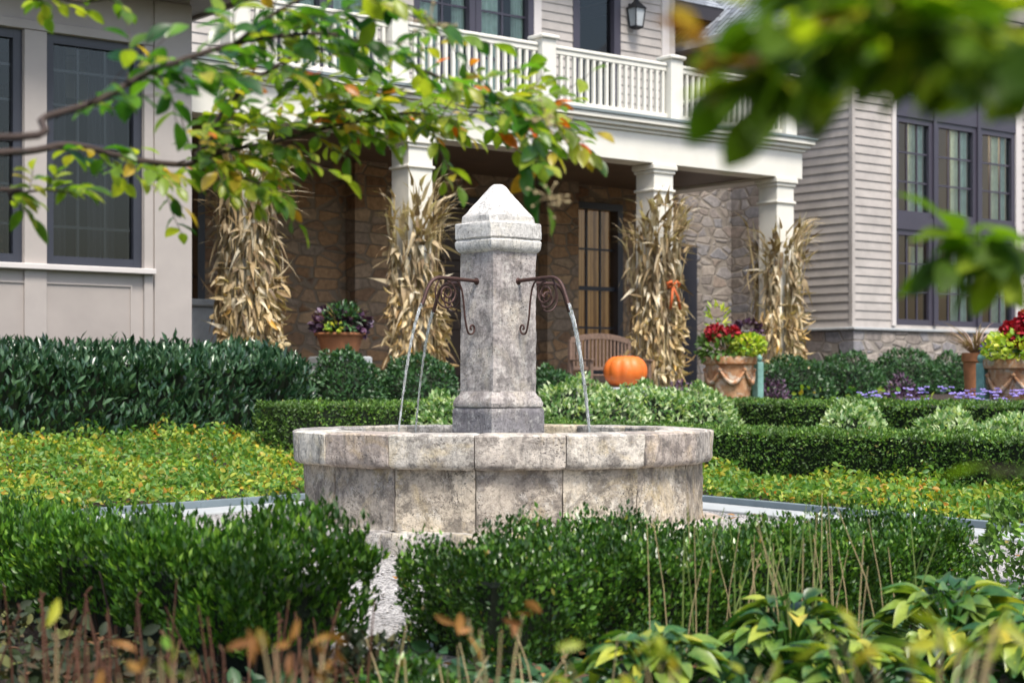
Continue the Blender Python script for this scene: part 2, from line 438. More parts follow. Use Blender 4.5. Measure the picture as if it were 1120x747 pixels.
# water
t = NT('pool water'); t.set(Base_Color=(.06, .08, .07), Roughness=.06); t.b.inputs['IOR'].default_value = 1.33
t.bump(t.noise(t.coord(), 22, 3), .35, .02); M['water'] = t.m
t = NT('falling water'); vec = t.coord((60, 60, 9))
n = t.noise(vec, 1.5, 4, .7)
t.set(Base_Color=(.92, .95, .96), Roughness=.08); t.b.inputs['IOR'].default_value = 1.33
t.lk(t.ramp(n, [(.40, .55), (.60, 1.)]), t.b.inputs['Transmission Weight']); t.bump(n, .8, .02)
M['stream'] = t.m

# ------------------------------------------------------------------ world, sun, camera
world = bpy.data.worlds.new('World'); scene.world = world; world.use_nodes = True
wt = world.node_tree; bg = wt.nodes['Background']
sky = wt.nodes.new('ShaderNodeTexSky'); sky.sky_type = 'NISHITA'; sky.sun_disc = False
SUN_DIR = Vector((.24, -.55, 1.05)).normalized()      # towards the sun
el = math.asin(SUN_DIR.z); az = math.atan2(SUN_DIR.x, SUN_DIR.y)
sky.sun_elevation = el; sky.sun_rotation = az
sky.air_density = 1.2; sky.dust_density = 3.2; sky.ozone_density = 1.0
wt.links.new(sky.outputs[0], bg.inputs['Color']); bg.inputs['Strength'].default_value = .10
sl = bpy.data.lights.new('sun', 'SUN'); sl.energy = 2.2; sl.angle = R(15); sl.color = (1, .95, .87)
so = bpy.data.objects.new('sun', sl); link(so); so.rotation_euler = (-SUN_DIR).to_track_quat('-Z', 'Y').to_euler()
so.location = (6, -6, 12)

cam = bpy.data.cameras.new('camera'); co = bpy.data.objects.new('camera', cam); link(co)
co.location = (0, 0, CAMZ); co.rotation_euler = (R(90), 0, 0)
cam.sensor_width = 36; cam.lens = F * 36 / 1120
cam.shift_y = (HY - 373.5) / 1120
cam.clip_end = 500; cam.clip_start = .05
cam.dof.use_dof = True; cam.dof.focus_distance = 8.6; cam.dof.aperture_fstop = 4.0; cam.dof.aperture_blades = 0
scene.camera = co
scene.view_settings.view_transform = 'Standard'; scene.view_settings.look = 'None'
scene.view_settings.exposure = 1.18; scene.view_settings.gamma = 1.0
scene.render.engine = 'CYCLES'
scene.cycles.use_denoising = True
try: scene.cycles.denoiser = 'OPENIMAGEDENOISE'
except Exception: pass
scene.cycles.max_bounces = 6; scene.cycles.diffuse_bounces = 3; scene.cycles.glossy_bounces = 3
scene.cycles.transmission_bounces = 4; scene.cycles.transparent_max_bounces = 6
scene.cycles.sample_clamp_indirect = 6

# ------------------------------------------------------------------ ground
def build_ground():
    # one sheet to the horizon, finer near the garden; laid out along the garden axes
    xs = np.unique(np.concatenate([np.linspace(-300, 300, 21), np.linspace(-12, 34, 140)]))
    ys = np.unique(np.concatenate([np.linspace(-300, 300, 21), np.linspace(-6, 30, 120)]))
    A, S = np.meshgrid(xs, ys)
    Z = gh_as(A, S) - .03
    Z += .012 * np.sin(A * 3.1) * np.cos(S * 2.7) * (Z > 0)
    P = A[..., None] * U + S[..., None] * V
    P[..., 2] = Z
    n, m = A.shape; idx = np.arange(n * m).reshape(n, m)
    f = np.stack([idx[:-1, :-1], idx[:-1, 1:], idx[1:, 1:], idx[1:, :-1]], -1).reshape(-1, 4)
    o = mesh_np('ground', P.reshape(-1, 3), f, M['soil']); tag(o, kind='structure')
build_ground()

CORNER = (0.035, 13.63); KL = (-2.41, 10.5); KR = (2.71, 9.19)
def ext(p, q, d):
    vx, vy = q[0] - p[0], q[1] - p[1]; l = math.hypot(vx, vy); return (q[0] + vx / l * d, q[1] + vy / l * d)
KL2 = ext(CORNER, KL, 1.7); KR2 = ext(CORNER, KR, 3.0)
g = MB()
pl = [CORNER, KL2, w(2.72, 4.1)[:2], w(2.84, 3.88)[:2], w(3.06, 3.88)[:2], w(3.16, 4.1)[:2], w(5.4, 4.1)[:2], w(5.9, 2.9)[:2], w(8.3, 2.4)[:2], KR2]
g.add([(x, y, .0) for x, y in pl], [(0, 1, 2, 5, 6, 9), (2, 3, 4, 5), (6, 7, 8, 9)])
tag(g.build('gravel_path', M['gravel']), kind='structure')
# loose pebbles lying on the gravel where it shows
n = 5200
pa = rng.uniform(2.8, 8.0, n); ps = rng.uniform(4.2, 9.7, n)
k = 500
P = pa[:, None] * U + ps[:, None] * V; P[:, 2] = .002
def pebbles(P):
    oct_v = np.array([(1, 0, 0), (0, 1, 0), (-1, 0, 0), (0, -1, 0), (0, 0, .8), (0, 0, -.5)], float)
    oct_f = np.array([(0, 1, 4), (1, 2, 4), (2, 3, 4), (3, 0, 4), (1, 0, 5), (2, 1, 5), (3, 2, 5), (0, 3, 5)])
    r = rng.uniform(.004, .011, (len(P), 1, 3)); r[..., 2] *= .6
    vv = P[:, None] + (oct_v[None] * (1 + .3 * rng.normal(size=(len(P), 6, 3)))) * r
    ff = (oct_f[None] + (np.arange(len(P)) * 6)[:, None, None]).reshape(-1, 3)
    return mesh_np('gravel_stones', vv.reshape(-1, 3), ff, M['gravel'], smooth=True)
tag(pebbles(P), kind='stuff', label='loose pale pebbles on the gravel court', cat='gravel')

def strip(name, p, q, off0, off1, z0, z1, mat, joints, seglen):
    """paving stones laid along a line, butted with thin joints (one mesh: surface pattern)"""
    d = Vector((q[0] - p[0], q[1] - p[1], 0)); L = d.length; d.normalize(); nrm = Vector((-d.y, d.x, 0))
    mb = MB(); x = 0
    while x < L - .01:
        e = min(L, x + seglen)
        c = []
        for (tt, oo) in ((x + joints, off0), (e - joints, off0), (e - joints, off1), (x + joints, off1)):
            pp = Vector((p[0], p[1], 0)) + d * tt + nrm * oo; c.append(pp)
        b = .006; cc = sum(c, Vector()) / 4
        inn = [p_ + (cc - p_).normalized() * b * 1.4 for p_ in c]
        mb.loft([[(a.x, a.y, z0) for a in c], [(a.x, a.y, z1 - b) for a in c], [(a.x, a.y, z1) for a in inn]])
        x = e
    o = mb.build(name, mat); return o
# left line: court lies on its right-hand side; right line: on its left-hand side
o = strip('kerb', KL2, CORNER, 0.0, .07, -.05, .055, M['bluestone'], .001, 1.2); tag(o, kind='structure')
o = strip('kerb', CORNER, KR2, 0.0, .07, -.05, .055, M['bluestone'], .001, 1.2); tag(o, kind='structure')
o = strip('pavement', KL2, CORNER, -.36, -.004, -.05, .012, M['bluestone_pale'], .002, .9); tag(o, kind='structure')
o = strip('pavement', CORNER, KR2, -.36, -.004, -.05, .016, M['bluestone_pale'], .002, .9); tag(o, kind='structure')

# ------------------------------------------------------------------ fountain
FX, FY = -.05, 9.13
ft = empty('fountain', (FX, FY, 0))
tag(ft, 'weathered stone fountain with a square central pillar and four iron spouts', 'fountain')
NS = 16; PH0 = R(-6.5)
def rot2(x, y, a): return (x * math.cos(a) - y * math.sin(a), x * math.sin(a) + y * math.cos(a))
def ring_stone(name, mat, prof, i, amp, gap=.003, na=9, parent=ft, seed=0, dens=4):
    """one block of a sixteen sided ring; prof = (radius, z) loop at the block's outer corner radius"""
    a0 = PH0 + 2 * PI * i / NS - PI / 2; a1 = a0 + 2 * PI / NS
    # densify the profile
    pr = []
    for j in range(len(prof)):
        (r0, z0), (r1, z1) = prof[j], prof[(j + 1) % len(prof)]
        nn = max(1, int(math.hypot(r1 - r0, z1 - z0) / .02 * dens / 4))
        for q in range(nn): pr.append((r0 + (r1 - r0) * q / nn, z0 + (z1 - z0) * q / nn))
    cr = sum(p[0] for p in pr) / len(pr); cz = sum(p[1] for p in pr) / len(pr)
    rings = []
    for j in range(na + 1):
        t = j / na
        edge = min(t, 1 - t) * 2 * PI / NS * cr
        sh = max(0.0, .010 - edge) * .7          # worn arrises at the joints
        ring = []
        for (r, z) in pr:
            r2 = r; z2 = z
            dr, dz = r - cr, z - cz; l = math.hypot(dr, dz) + 1e-6
            r2 -= dr / l * sh; z2 -= dz / l * sh
            x0, y0 = r2 * math.cos(a0), r2 * math.sin(a0); x1, y1 = r2 * math.cos(a1), r2 * math.sin(a1)
            ex, ey = x1 - x0, y1 - y0; el_ = math.hypot(ex, ey); g_ = gap / el_
            tt = g_ + (1 - 2 * g_) * t
            x, y = x0 + ex * tt, y0 + ey * tt
            v = Vector((x * 7 + seed, y * 7 + i * 1.7, z2 * 7))
            d = (noise.noise(v) + .5 * noise.noise(v * 2.7) + .3 * noise.noise(v * 7)) * amp
            q = 1 + d / r
            ring.append((x * q, y * q, z2 + d * .4))
        rings.append(ring)
    mb = MB(); mb.loft(rings); o = mb.build(name, mat, parent, smooth=False)
    me = o.data; me.polygons.foreach_set('use_smooth', [True] * len(me.polygons))
    try: me.set_sharp_from_angle(angle=R(38))
    except Exception: pass
    return o
RC = 1.105
rim_prof = [(RC - .245, .40), (RC - .022, .40), (RC - .006, .410), (RC, .425), (RC + .002, .556), (RC - .008, .564), (RC - .236, .567), (RC - .245, .558)]
wall_prof = [(RC - .20, .10), (1.055, .10), (1.05, .12), (1.048, .405), (RC - .20, .405)]
for i in range(NS):
    ring_stone('rim_stone', M['stone_rim'], rim_prof, i, .009, .0022, 14)
    ring_stone('wall_stone', M['stone_wall'], wall_prof, i, .011, .0025, 14, seed=5)
    ring_stone('plinth_stone', M['stone_rim'], [(.95, -.03), (1.17, -.03), (1.175, .085), (1.165, .105), (.95, .11)], i, .007, .003, 8, seed=9)
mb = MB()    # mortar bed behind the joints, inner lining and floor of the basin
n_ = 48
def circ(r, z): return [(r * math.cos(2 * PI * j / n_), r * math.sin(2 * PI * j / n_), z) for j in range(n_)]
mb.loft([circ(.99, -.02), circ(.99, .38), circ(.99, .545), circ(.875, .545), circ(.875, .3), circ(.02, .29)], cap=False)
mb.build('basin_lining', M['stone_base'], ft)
mb = MB(); mb.loft([circ(.872, .49), circ(.01, .492)], cap=False)
wo = mb.build('water', M['water'], ft, smooth=True)

TP = R(43); PSC = 1.135; PDX = -.022
def sq(wd, z, ch, j=0):
    h = wd / 2; pts = [(-h + ch, -h), (h - ch, -h), (h, -h + ch), (h, h - ch), (h - ch, h), (-h + ch, h), (-h, h - ch), (-h, -h + ch)]
    return pts
def sq_loft(prof, name, mat, amp=.003, ch=.018, div=6, parent=ft, seed=0, zs=.012, bulge=None):
    """prof = (width, z, chamfer) stack; faces are divided so the stone can be uneven"""
    rings = []
    full = []
    for j in range(len(prof) - 1):
        (w0, z0, c0), (w1, z1, c1) = prof[j], prof[j + 1]
        nn = max(1, int(max(abs(z1 - z0), abs(w1 - w0) * .5) / zs))
        for q in range(nn): 
            f_ = q / nn; full.append((w0 + (w1 - w0) * f_, z0 + (z1 - z0) * f_, c0 + (c1 - c0) * f_))
    full.append(prof[-1])
    for (wd, z, c) in full:
        pts = sq(wd, z, c); ring = []
        for j in range(8):
            p, q = pts[j], pts[(j + 1) % 8]
            dv = div if j % 2 == 0 else 2
            for k_ in range(dv):
                x = p[0] + (q[0] - p[0]) * k_ / dv; y = p[1] + (q[1] - p[1]) * k_ / dv
                v = Vector((x * 9 + seed, y * 9, z * 9)); d = (noise.noise(v) + .6 * noise.noise(v * 3) + .4 * noise.noise(v * 8)) * amp
                l = math.hypot(x, y) + 1e-6
                x, y = x * (1 + d / l), y * (1 + d / l)
                X, Y = rot2(x * PSC, y * PSC, TP); ring.append((X + PDX, Y, z + d * .3))
        rings.append(ring)
    mb = MB(); mb.loft(rings); o = mb.build(name, mat, parent, smooth=True)
    try: o.data.set_sharp_from_angle(angle=R(30))
    except Exception: pass
    return o
pil = sq_loft([(.268, .72, .022), (.268, 1.49, .022)], 'pillar', M['stone_pillar'], .004, div=10)
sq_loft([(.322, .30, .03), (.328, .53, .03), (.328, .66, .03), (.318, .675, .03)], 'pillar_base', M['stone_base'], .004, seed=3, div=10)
sq_loft([(.300, .672, .03), (.322, .682, .032), (.326, .70, .032), (.312, .725, .032), (.288, .742, .031), (.272, .762, .030)], 'base_moulding', M['stone_pillar'], .003, seed=4)
sq_loft([(.270, 1.482, .030), (.296, 1.492, .032), (.310, 1.505, .033), (.316, 1.525, .033), (.316, 1.540, .033), (.300, 1.552, .033)], 'cap_moulding', M['stone_cap'], .003, seed=6)
sq_loft([(.308, 1.553, .035), (.318, 1.560, .036), (.320, 1.630, .038), (.312, 1.638, .038), (.286, 1.640, .04)], 'cap_slab', M['stone_cap'], .003, seed=7, div=10)
sq_loft([(.280, 1.636, .045), (.282, 1.672, .05), (.262, 1.690, .052), (.062, 1.838, .018), (.04, 1.846, .012), (.01, 1.847, .003)], 'cap_pyramid', M['stone_cap'], .005, seed=8, div=10)

spx = [(.12, 1.332), (.20, 1.336), (.30, 1.340), (.38, 1.342), (.425, 1.338), (.46, 1.318), (.485, 1.285), (.505, 1.24), (.525, 1.195)]
def smooth_curve(pts, sub=4):
    pts = [Vector((p[0], p[1], 0)) for p in pts]; out = []
    for i in range(len(pts) - 1):
        p0 = pts[max(i - 1, 0)]; p1 = pts[i]; p2 = pts[i + 1]; p3 = pts[min(i + 2, len(pts) - 1)]
        for q in range(sub):
            t = q / sub
            out.append(.5 * ((2 * p1) + (-p0 + p2) * t + (2 * p0 - 5 * p1 + 4 * p2 - p3) * t * t + (-p0 + 3 * p1 - 3 * p2 + p3) * t ** 3))
    out.append(pts[-1]); return [(p.x, p.y) for p in out]
sp_mesh = None
for kq in range(4):
    ang = TP + kq * PI / 2
    cd, sd = math.cos(ang), math.sin(ang)
    to3 = lambda r, z: (r * cd + PDX, r * sd, z)
    mb = MB(); cv = smooth_curve(spx); mb.tube([to3(r, z) for r, z in cv], .0098, 10)
    mb.tube([to3(.146, 1.3325), to3(.1555, 1.3325)], .019, 12)
    spt = mb.build('spout', M['iron'], ft, smooth=True)
    # spiral then an S tail with a small curl
    pts = []
    c0 = (.355, 1.262)
    for q in range(44):
        f_ = q / 43; rr = .012 + .050 * f_; an = PI * .5 + 2 * PI * 1.75 * (1 - f_) - 0.0
        pts.append((c0[0] + rr * math.cos(an) , c0[1] + rr * math.sin(an)))
    tail = smooth_curve([pts[-1], (.325, 1.330), (.285, 1.328), (.258, 1.29), (.243, 1.22), (.235, 1.15), (.222, 1.09), (.206, 1.060), (.180, 1.062), (.168, 1.085), (.178, 1.104), (.194, 1.100), (.196, 1.086), (.188, 1.082)], 5)
    mb = MB(); mb.tube([to3(r, z) for r, z in pts], .0052, 7)
    mb.tube([to3(r, z) for r, z in tail], .0052, 7)
    arc = smooth_curve([(.405, 1.335), (.432, 1.29), (.428, 1.235), (.395, 1.20), (.355, 1.19), (.33, 1.20)], 5)
    mb.tube([to3(r, z) for r, z in arc], .0048, 7)
    mb.build('scroll', M['iron'], spt, smooth=True)
    mb = MB(); sp = []; rd = []
    for q in range(46):
        f_ = q / 45; tt = f_ * .30; r = .524 + .50 * tt + 0.0; z = 1.205 - .95 * tt - 4.9 * tt * tt
        r = .524 + (.685 - .524) * (tt / .30) ** .85
        z = 1.203 - (1.203 - .49) * ((tt / .30) * .55 + .45 * (tt / .30) ** 2)
        j = .0012 * math.sin(q * 1.9 + kq) ; sp.append((r * cd + j * sd + PDX, r * sd - j * cd, z)); rd.append((.0088 - .0042 * f_) * (1 + .42 * noise.noise(Vector((q * .9, kq * 5.1, 0))) * (.4 + f_)))
    mb.tube(sp, rd, 8)
    for _ in range(46):       # beads thrown off as the jet breaks up
        q = int(14 + 31 * random.random()); x, y, z = sp[q]; g_ = .004 + .012 * q / 45; x += random.gauss(0, g_); y += random.gauss(0, g_); z += random.gauss(0, .012); d_ = random.uniform(.001, .0026)
        mb.lathe([(d_ * .1, z - d_ * 1.6), (d_, z), (d_ * .1, z + d_ * 1.6)], 6, (x, y))
    mb.build('water_stream', M['stream'], ft, smooth=True)

for kq in range(4):
    ang = TP + kq * PI / 2; ex, ey = .683 * math.cos(ang) + PDX, .683 * math.sin(ang)
    mb = MB()
    for _ in range(34):
        q = random.uniform(0, 2 * PI); rr = abs(random.gauss(0, .035)); hh = abs(random.gauss(0, .028)); d_ = random.uniform(.0012, .0032)
        x, y, z = ex + rr * math.cos(q), ey + rr * math.sin(q), .493 + hh
        mb.lathe([(d_ * .1, z - d_), (d_, z), (d_ * .1, z + d_)], 6, (x, y))
    for k_ in range(3):
        r_ = .03 + .035 * k_; mb.loft([[(ex + (r_ + o_) * math.cos(2 * PI * j / 28), ey + (r_ + o_) * math.sin(2 * PI * j / 28), .4915 + z_) for j in range(28)] for o_, z_ in ((-.008, 0), (0, .006), (.008, 0))], cap=False)
    mb.build('splash', M['stream'], wo, smooth=True)

# ------------------------------------------------------------------ hedges and shrubs
TS = tmpl_simple(); TO = tmpl_oval(); TOF = tmpl_oval(.3, fold=.06)

def box_hedge(name, p0, p1, width, height, mat, n, leaf, label, cat='hedge', group=None, up=.5, sink=.05, rough=.03, ends=True, lw=.5, tm=TS, bare=0.0, gfix=None, dz=0.0, core=True, tips=0, lump=0.0):
    p0 = np.array(p0, float); p1 = np.array(p1, float)
    d = p1 - p0; L = np.linalg.norm(d); d = d / L; nr = np.array([-d[1], d[0]])
    gz = float(gh(*(p0 + p1) / 2)) if gfix is None else gfix
    root = empty(name, (p0[0] + d[0] * L / 2, p0[1] + d[1] * L / 2, gz)); tag(root, label, cat, group)
    cx, cy = root.location.x, root.location.y
    # choose faces by area
    areas = np.array([L * width, L * height, L * height, width * height, width * height]); areas[0] *= 1.2
    face = rng.choice(5, n, p=areas / areas.sum())
    t = rng.uniform(0, L, n); q = rng.uniform(-.5, .5, n) * width; h = rng.uniform(bare, 1, n) * height
    N = np.zeros((n, 3))
    for fc, arr in ((0, None),):
        pass
    h = np.where(face == 0, height, h)
    q = np.where(face == 1, -width / 2, np.where(face == 2, width / 2, q))
    t = np.where(face == 3, 0, np.where(face == 4, L, t))
    N[face == 0] = (0, 0, 1); N[face == 1, :2] = -nr; N[face == 2, :2] = nr; N[face == 3, :2] = -d; N[face == 4, :2] = d
    # round the arrises
    er = .12 * min(width, height)
    cap = np.maximum(0, h - (height - er)); side = np.maximum(0, np.abs(q) - (width / 2 - er))
    ov = np.minimum(cap, side); h = h - ov * .45; q = q - np.sign(q) * ov * .45
    P = np.zeros((n, 3)); P[:, 0] = p0[0] + d[0] * t + nr[0] * q; P[:, 1] = p0[1] + d[1] * t + nr[1] * q
    base = gh(P[:, 0], P[:, 1]) if gfix is None else gfix
    P[:, 2] = base + h + dz
    bumpn = lownoise(P, 4.0, rough * 1.4, gz * 9 + L) + lownoise(P, 11.0, rough)
    P += N * (bumpn - rng.uniform(0, 1, n) ** 1.6 * sink)[:, None]
    if lump:
        P[:, 2] += lownoise(P * np.array((1, 1, 0)), 1.9, lump, 2.2) * np.clip((P[:, 2] - base) / height, 0, 1)
    if tips:
        k_ = (rng.random(n) < tips) & (face == 0); P[k_, 2] += rng.uniform(.01, .06, k_.sum())
    D = unit(N * .6 + rnd(n) * .75 + np.array((0, 0, up)))
    NN = unit(N + rnd(n) * .8)
    P[:, 0] -= cx; P[:, 1] -= cy; P[:, 2] -= gz
    l = leaf * rng.uniform(.6, 1.3, n)
    leaf_mesh('foliage', P, D, NN, l, l * lw, mat, tm, root)
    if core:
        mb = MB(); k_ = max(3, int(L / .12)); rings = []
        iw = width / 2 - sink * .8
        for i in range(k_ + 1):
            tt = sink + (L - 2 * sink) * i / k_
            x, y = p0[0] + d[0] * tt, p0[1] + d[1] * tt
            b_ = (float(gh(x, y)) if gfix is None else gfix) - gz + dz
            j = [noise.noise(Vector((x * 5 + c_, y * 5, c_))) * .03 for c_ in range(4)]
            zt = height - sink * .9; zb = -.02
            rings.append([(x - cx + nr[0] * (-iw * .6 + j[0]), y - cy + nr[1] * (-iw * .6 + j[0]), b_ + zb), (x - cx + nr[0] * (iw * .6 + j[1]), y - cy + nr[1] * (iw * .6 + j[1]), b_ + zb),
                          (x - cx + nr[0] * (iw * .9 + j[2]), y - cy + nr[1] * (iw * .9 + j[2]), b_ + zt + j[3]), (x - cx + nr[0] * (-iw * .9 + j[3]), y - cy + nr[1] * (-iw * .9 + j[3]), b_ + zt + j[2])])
        mb.loft(rings); mb.build('branches', M['core'], root)  # solid dark body standing in for the shade among the twigs
    return root

def mound(name, pos, r, h, mat, n, leaf, label, cat='shrub', group=None, lw=.5, tm=TS, up=.3, core=True, gz=None, flat=1.0, sink=.15):
    gz = float(gh(pos[0], pos[1])) if gz is None else gz
    root = empty(name, (pos[0], pos[1], gz)); tag(root, label, cat, group)
    N = rnd(n); N[:, 2] = np.abs(N[:, 2]) * 1.0; N = unit(N)
    ra = (1 - rng.uniform(0, 1, n) ** 2 * sink) * (1 + lownoise(N, 2.2, .22, pos[0] * 3 + pos[1]) + lownoise(N, 6, .08, pos[0]))
    P = N * np.array((r, r * flat, h)) * ra[:, None]
    D = unit(N * .7 + rnd(n) * .8 + np.array((0, 0, up))); NN = unit(N + rnd(n) * .7 + np.array((0, 0, .4)))
    l = leaf * rng.uniform(.6, 1.3, n)
    leaf_mesh('foliage', P, D, NN, l, l * lw, mat, tm, root)
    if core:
        mb = MB(); mb.lathe([(r * .8, -.02), (r * .84, h * .3), (r * .68, h * .6), (r * .35, h * .8), (.02, h * .85)], 14); mb.build('branches', M['core'], root, smooth=True)  # dark filling, the shade inside the mound painted as colour
    return root

def W2(a, s): return w(a, s)[:2]

# laurel hedge in front of the left wing
box_hedge('laurel_hedge', W2(-2.2, 14.15), W2(8.75, 14.15), .85, .66, M['laurel'], 30000, .092, 'tall glossy dark laurel hedge under the two dark windows at left', up=.9, sink=.10, rough=.06, lw=.34, tm=tmpl_oval(.12, ((0, .1), (.3, .8), (.6, 1.), (1, .02))), tips=.25)
# clipped box behind the fountain: one leg runs along the right bed, the other turns left behind the basin
box_hedge('boxwood_hedge', W2(9.75, 2.0), W2(9.75, 11.9), .50, .37, M['boxwood_far'], 60000, .026, 'long clipped boxwood hedge behind the right kerb, nearest row right of the basin', up=.35, sink=.04, rough=.018)
box_hedge('boxwood_hedge', W2(7.7, 12.75), W2(10.1, 12.75), .50, .40, M['boxwood_far'], 15000, .028, 'short bright clipped boxwood hedge seen under the two left water streams', up=.35, sink=.04, rough=.018)
box_hedge('boxwood_hedge', W2(13.0, 5.5), W2(13.0, 12.6), .55, .42, M['boxwood_far'], 30000, .030, 'farther clipped boxwood hedge below the violet flowers', up=.35, sink=.04, rough=.018)
# foreground
F1 = box_hedge('yew_hedge', W2(2.62, 4.12), W2(2.62, 9.2), .46, .295, M['yew'], 60000, .030, 'foreground green hedge at lower left, its bare lower twigs showing', up=1.1, sink=.08, rough=.065, lw=.42, bare=.2, tips=.5, lump=.13)
F2 = box_hedge('boxwood_hedge', W2(3.02, 4.05), W2(5.28, 4.05), .48, .275, M['boxwood'], 56000, .020, 'foreground boxwood hedge in front of the basin, to the right of the gap', up=.8, sink=.07, rough=.055, lw=.55, bare=.0, tips=.4, lump=.09)
def hedge_stems(root, p0, p1, width, h, n, rad=.006):
    mb = MB()
    cx, cy, cz = root.location
    for i in range(n):
        t = random.random(); q = random.uniform(-.4, .4) * width
        a_ = p0[0] + (p1[0] - p0[0]) * t; s_ = p0[1] + (p1[1] - p0[1]) * t
        x, y, _ = w(a_ + q, s_)
        dx, dy = random.uniform(-.06, .06), random.uniform(-.06, .06)
        mb.tube([(x - cx, y - cy, -.02), (x - cx + dx * .5, y - cy + dy * .4, h * .5), (x - cx + dx, y - cy + dy, h)], [rad, rad * .8, rad * .5], 5)
    mb.build('twigs', M['stem_twig'], root)
hedge_stems(F1, (2.62, 4.2), (2.62, 9.1), .46, .22, 150)

# shrubs beyond the clipped hedges
aY = lambda px, s: w(on_s(px, s)[0], s)[:2]
mound('dark_shrub', aY(376, 14.9), .40, .60, M['shrub_dark'], 3800, .05, 'dark green shrub below the terracotta bowl of purple leaves', group='dark shrubs along the porch')
mound('dark_shrub', aY(456, 14.9), .47, .56, M['shrub_dark'], 4200, .05, 'dark green shrub at the foot of the second corn shock, left of the pillar', group='dark shrubs along the porch')
mound('dark_shrub', aY(603, 14.9), .30, .42, M['shrub_dark'], 2600, .05, 'small dark shrub between the pillar and the bench', group='dark shrubs along the porch')
for px, wd, hh, lb in ((865, .52, .52, 'dark shrub right of the fourth corn shock'), (925, .55, .56, 'dark shrub under the corner of the siding wing'), (985, .55, .58, 'dark shrub under the left end of the tall wing window'), (1040, .50, .50, 'dark shrub left of the purple grass pot')):
    mound('dark_shrub', aY(px, 15.35), wd, hh, M['shrub_dark'], 3600, .055, lb, group='dark shrubs along the porch')
vr = [(487, 12.2, .30, 0.49, 'small pale mounded shrub just left of the pillar base'), (622, 12.35, .42, 0.61, 'pale variegated shrub right of the pillar, below the bench'), (668, 12.2, .40, 0.59, 'pale variegated shrub below the large pumpkin'),
      (716, 12.2, .42, 0.59, 'pale variegated shrub below the third corn shock'), (765, 12.0, .40, 0.57, 'yellowish variegated shrub at the right end of its row')]
for px, s, r_, h_, lb in vr:
    mound('variegated_shrub', aY(px, s), r_, h_, M['varieg'], 3000, .06, lb, group='pale variegated shrubs')
sA = lambda px, a: w(a, on_a(px, a)[0])[:2]
for px, a, r_, h_, lb in ((932, 11.4, .36, .47, 'pale round shrub between the two clipped hedges'), (1040, 11.5, .33, .40, 'variegated shrub right of the pale round one, between the hedges'), (1105, 11.3, .36, .38, 'variegated shrub at the right edge between the hedges')):
    mound('variegated_shrub', sA(px, a), r_, h_, M['varieg'], 3000, .06, lb, group='pale variegated shrubs')

# ground cover beds (nobody could count it)
def cover(name, a0, a1, s0, s1, n, leaf, label, h=.14, clumps=140, mat='cover', skip=None, base=.02):
    ca = rng.uniform(a0, a1, clumps); cs = rng.uniform(s0, s1, clumps); ch = rng.uniform(.5, 1.25, clumps) * h
    A = rng.uniform(a0, a1, n); S = rng.uniform(s0, s1, n)
    if skip is not None:
        k_ = ~skip(A, S); A, S = A[k_], S[k_]
    n = len(A)
    H = np.zeros(n)
    for j in range(clumps):
        d2 = (A - ca[j]) ** 2 + (S - cs[j]) ** 2
        H = np.maximum(H, ch[j] * np.exp(-d2 / .03))
    H += base
    P = A[:, None] * U + S[:, None] * V; P[:, 2] = gh_as(A, S) - .02 + H * np.where(rng.random(n) < .4, rng.uniform(.0, .6, n), rng.uniform(.5, 1.1, n))
    N = unit(rnd(n) * 1.0 + np.array((0, -.35, .8))); D = unit(rnd(n) * np.array((1, 1, .8)) + np.array((0, 0, .15)))
    l = leaf * rng.uniform(.6, 1.35, n)
    o = leaf_mesh(name, P, D, N, l, l * .55, M[mat], TO)
    tag(o, label, 'ground cover', kind='stuff'); return o
def left_line(A, S):       # true on the court side of the left kerb
    X = A * U[0] + S * V[0]; Y = A * U[1] + S * V[1]
    dx, dy = CORNER[0] - KL[0], CORNER[1] - KL[1]
    return (dx * (Y - KL[1]) - dy * (X - KL[0])) / math.hypot(dx, dy) < .075
def right_line(A, S):
    X = A * U[0] + S * V[0]; Y = A * U[1] + S * V[1]
    dx, dy = KR[0] - CORNER[0], KR[1] - CORNER[1]
    return (dx * (Y - CORNER[1]) - dy * (X - CORNER[0])) / math.hypot(dx, dy) < .075
cover('ground_cover', -1.5, 9.3, 9.4, 13.8, 62000, .044, 'yellow green ground cover bed between the left kerb and the laurel hedge', .15, 200, skip=left_line, base=.06)
cover('ground_cover', 7.6, 9.6, 2.0, 10.6, 38000, .042, 'yellow green ground cover bed between the right kerb and the clipped hedge', .12, 130, skip=right_line, base=.06)
cover('ground_cover', 10.1, 12.7, 5.0, 12.0, 7000, .06, 'low green planting between the two clipped hedges on the right', .18, 120)
cover('ground_cover', 13.3, 17.0, 6.0, 14.8, 9000, .07, 'low mixed planting in front of the wing', .28, 120)

# violet flowers
n = 520
A = rng.uniform(13.35, 14.3, n); S = rng.uniform(6.5, 11.5, n); P0 = A[:, None] * U + S[:, None] * V
cl = np.array([noise.noise(Vector((a * 2.0, s * 2.0, 3))) for a, s in zip(A, S)]); keep = cl > -.05; P0 = P0[keep]; A = A[keep]; S = S[keep]
P0[:, 2] = gh_as(A, S) + rng.uniform(.30, .46, len(A))
PP = np.repeat(P0, 5, 0); q = len(PP)
an = np.tile(np.arange(5) * 2 * PI / 5, len(P0)) + np.repeat(rng.uniform(0, 6, len(P0)), 5)
D = np.stack([np.cos(an), np.sin(an), rng.uniform(.1, .5, q)], 1)
o = leaf_mesh('violet_flowers', PP, D, np.tile(np.array((0, -.6, 1.)), (q, 1)), .032, .03, M['violet_petal'], TO)
tag(o, 'violet flowers in bloom behind the farther clipped hedge', 'flowers', kind='stuff')

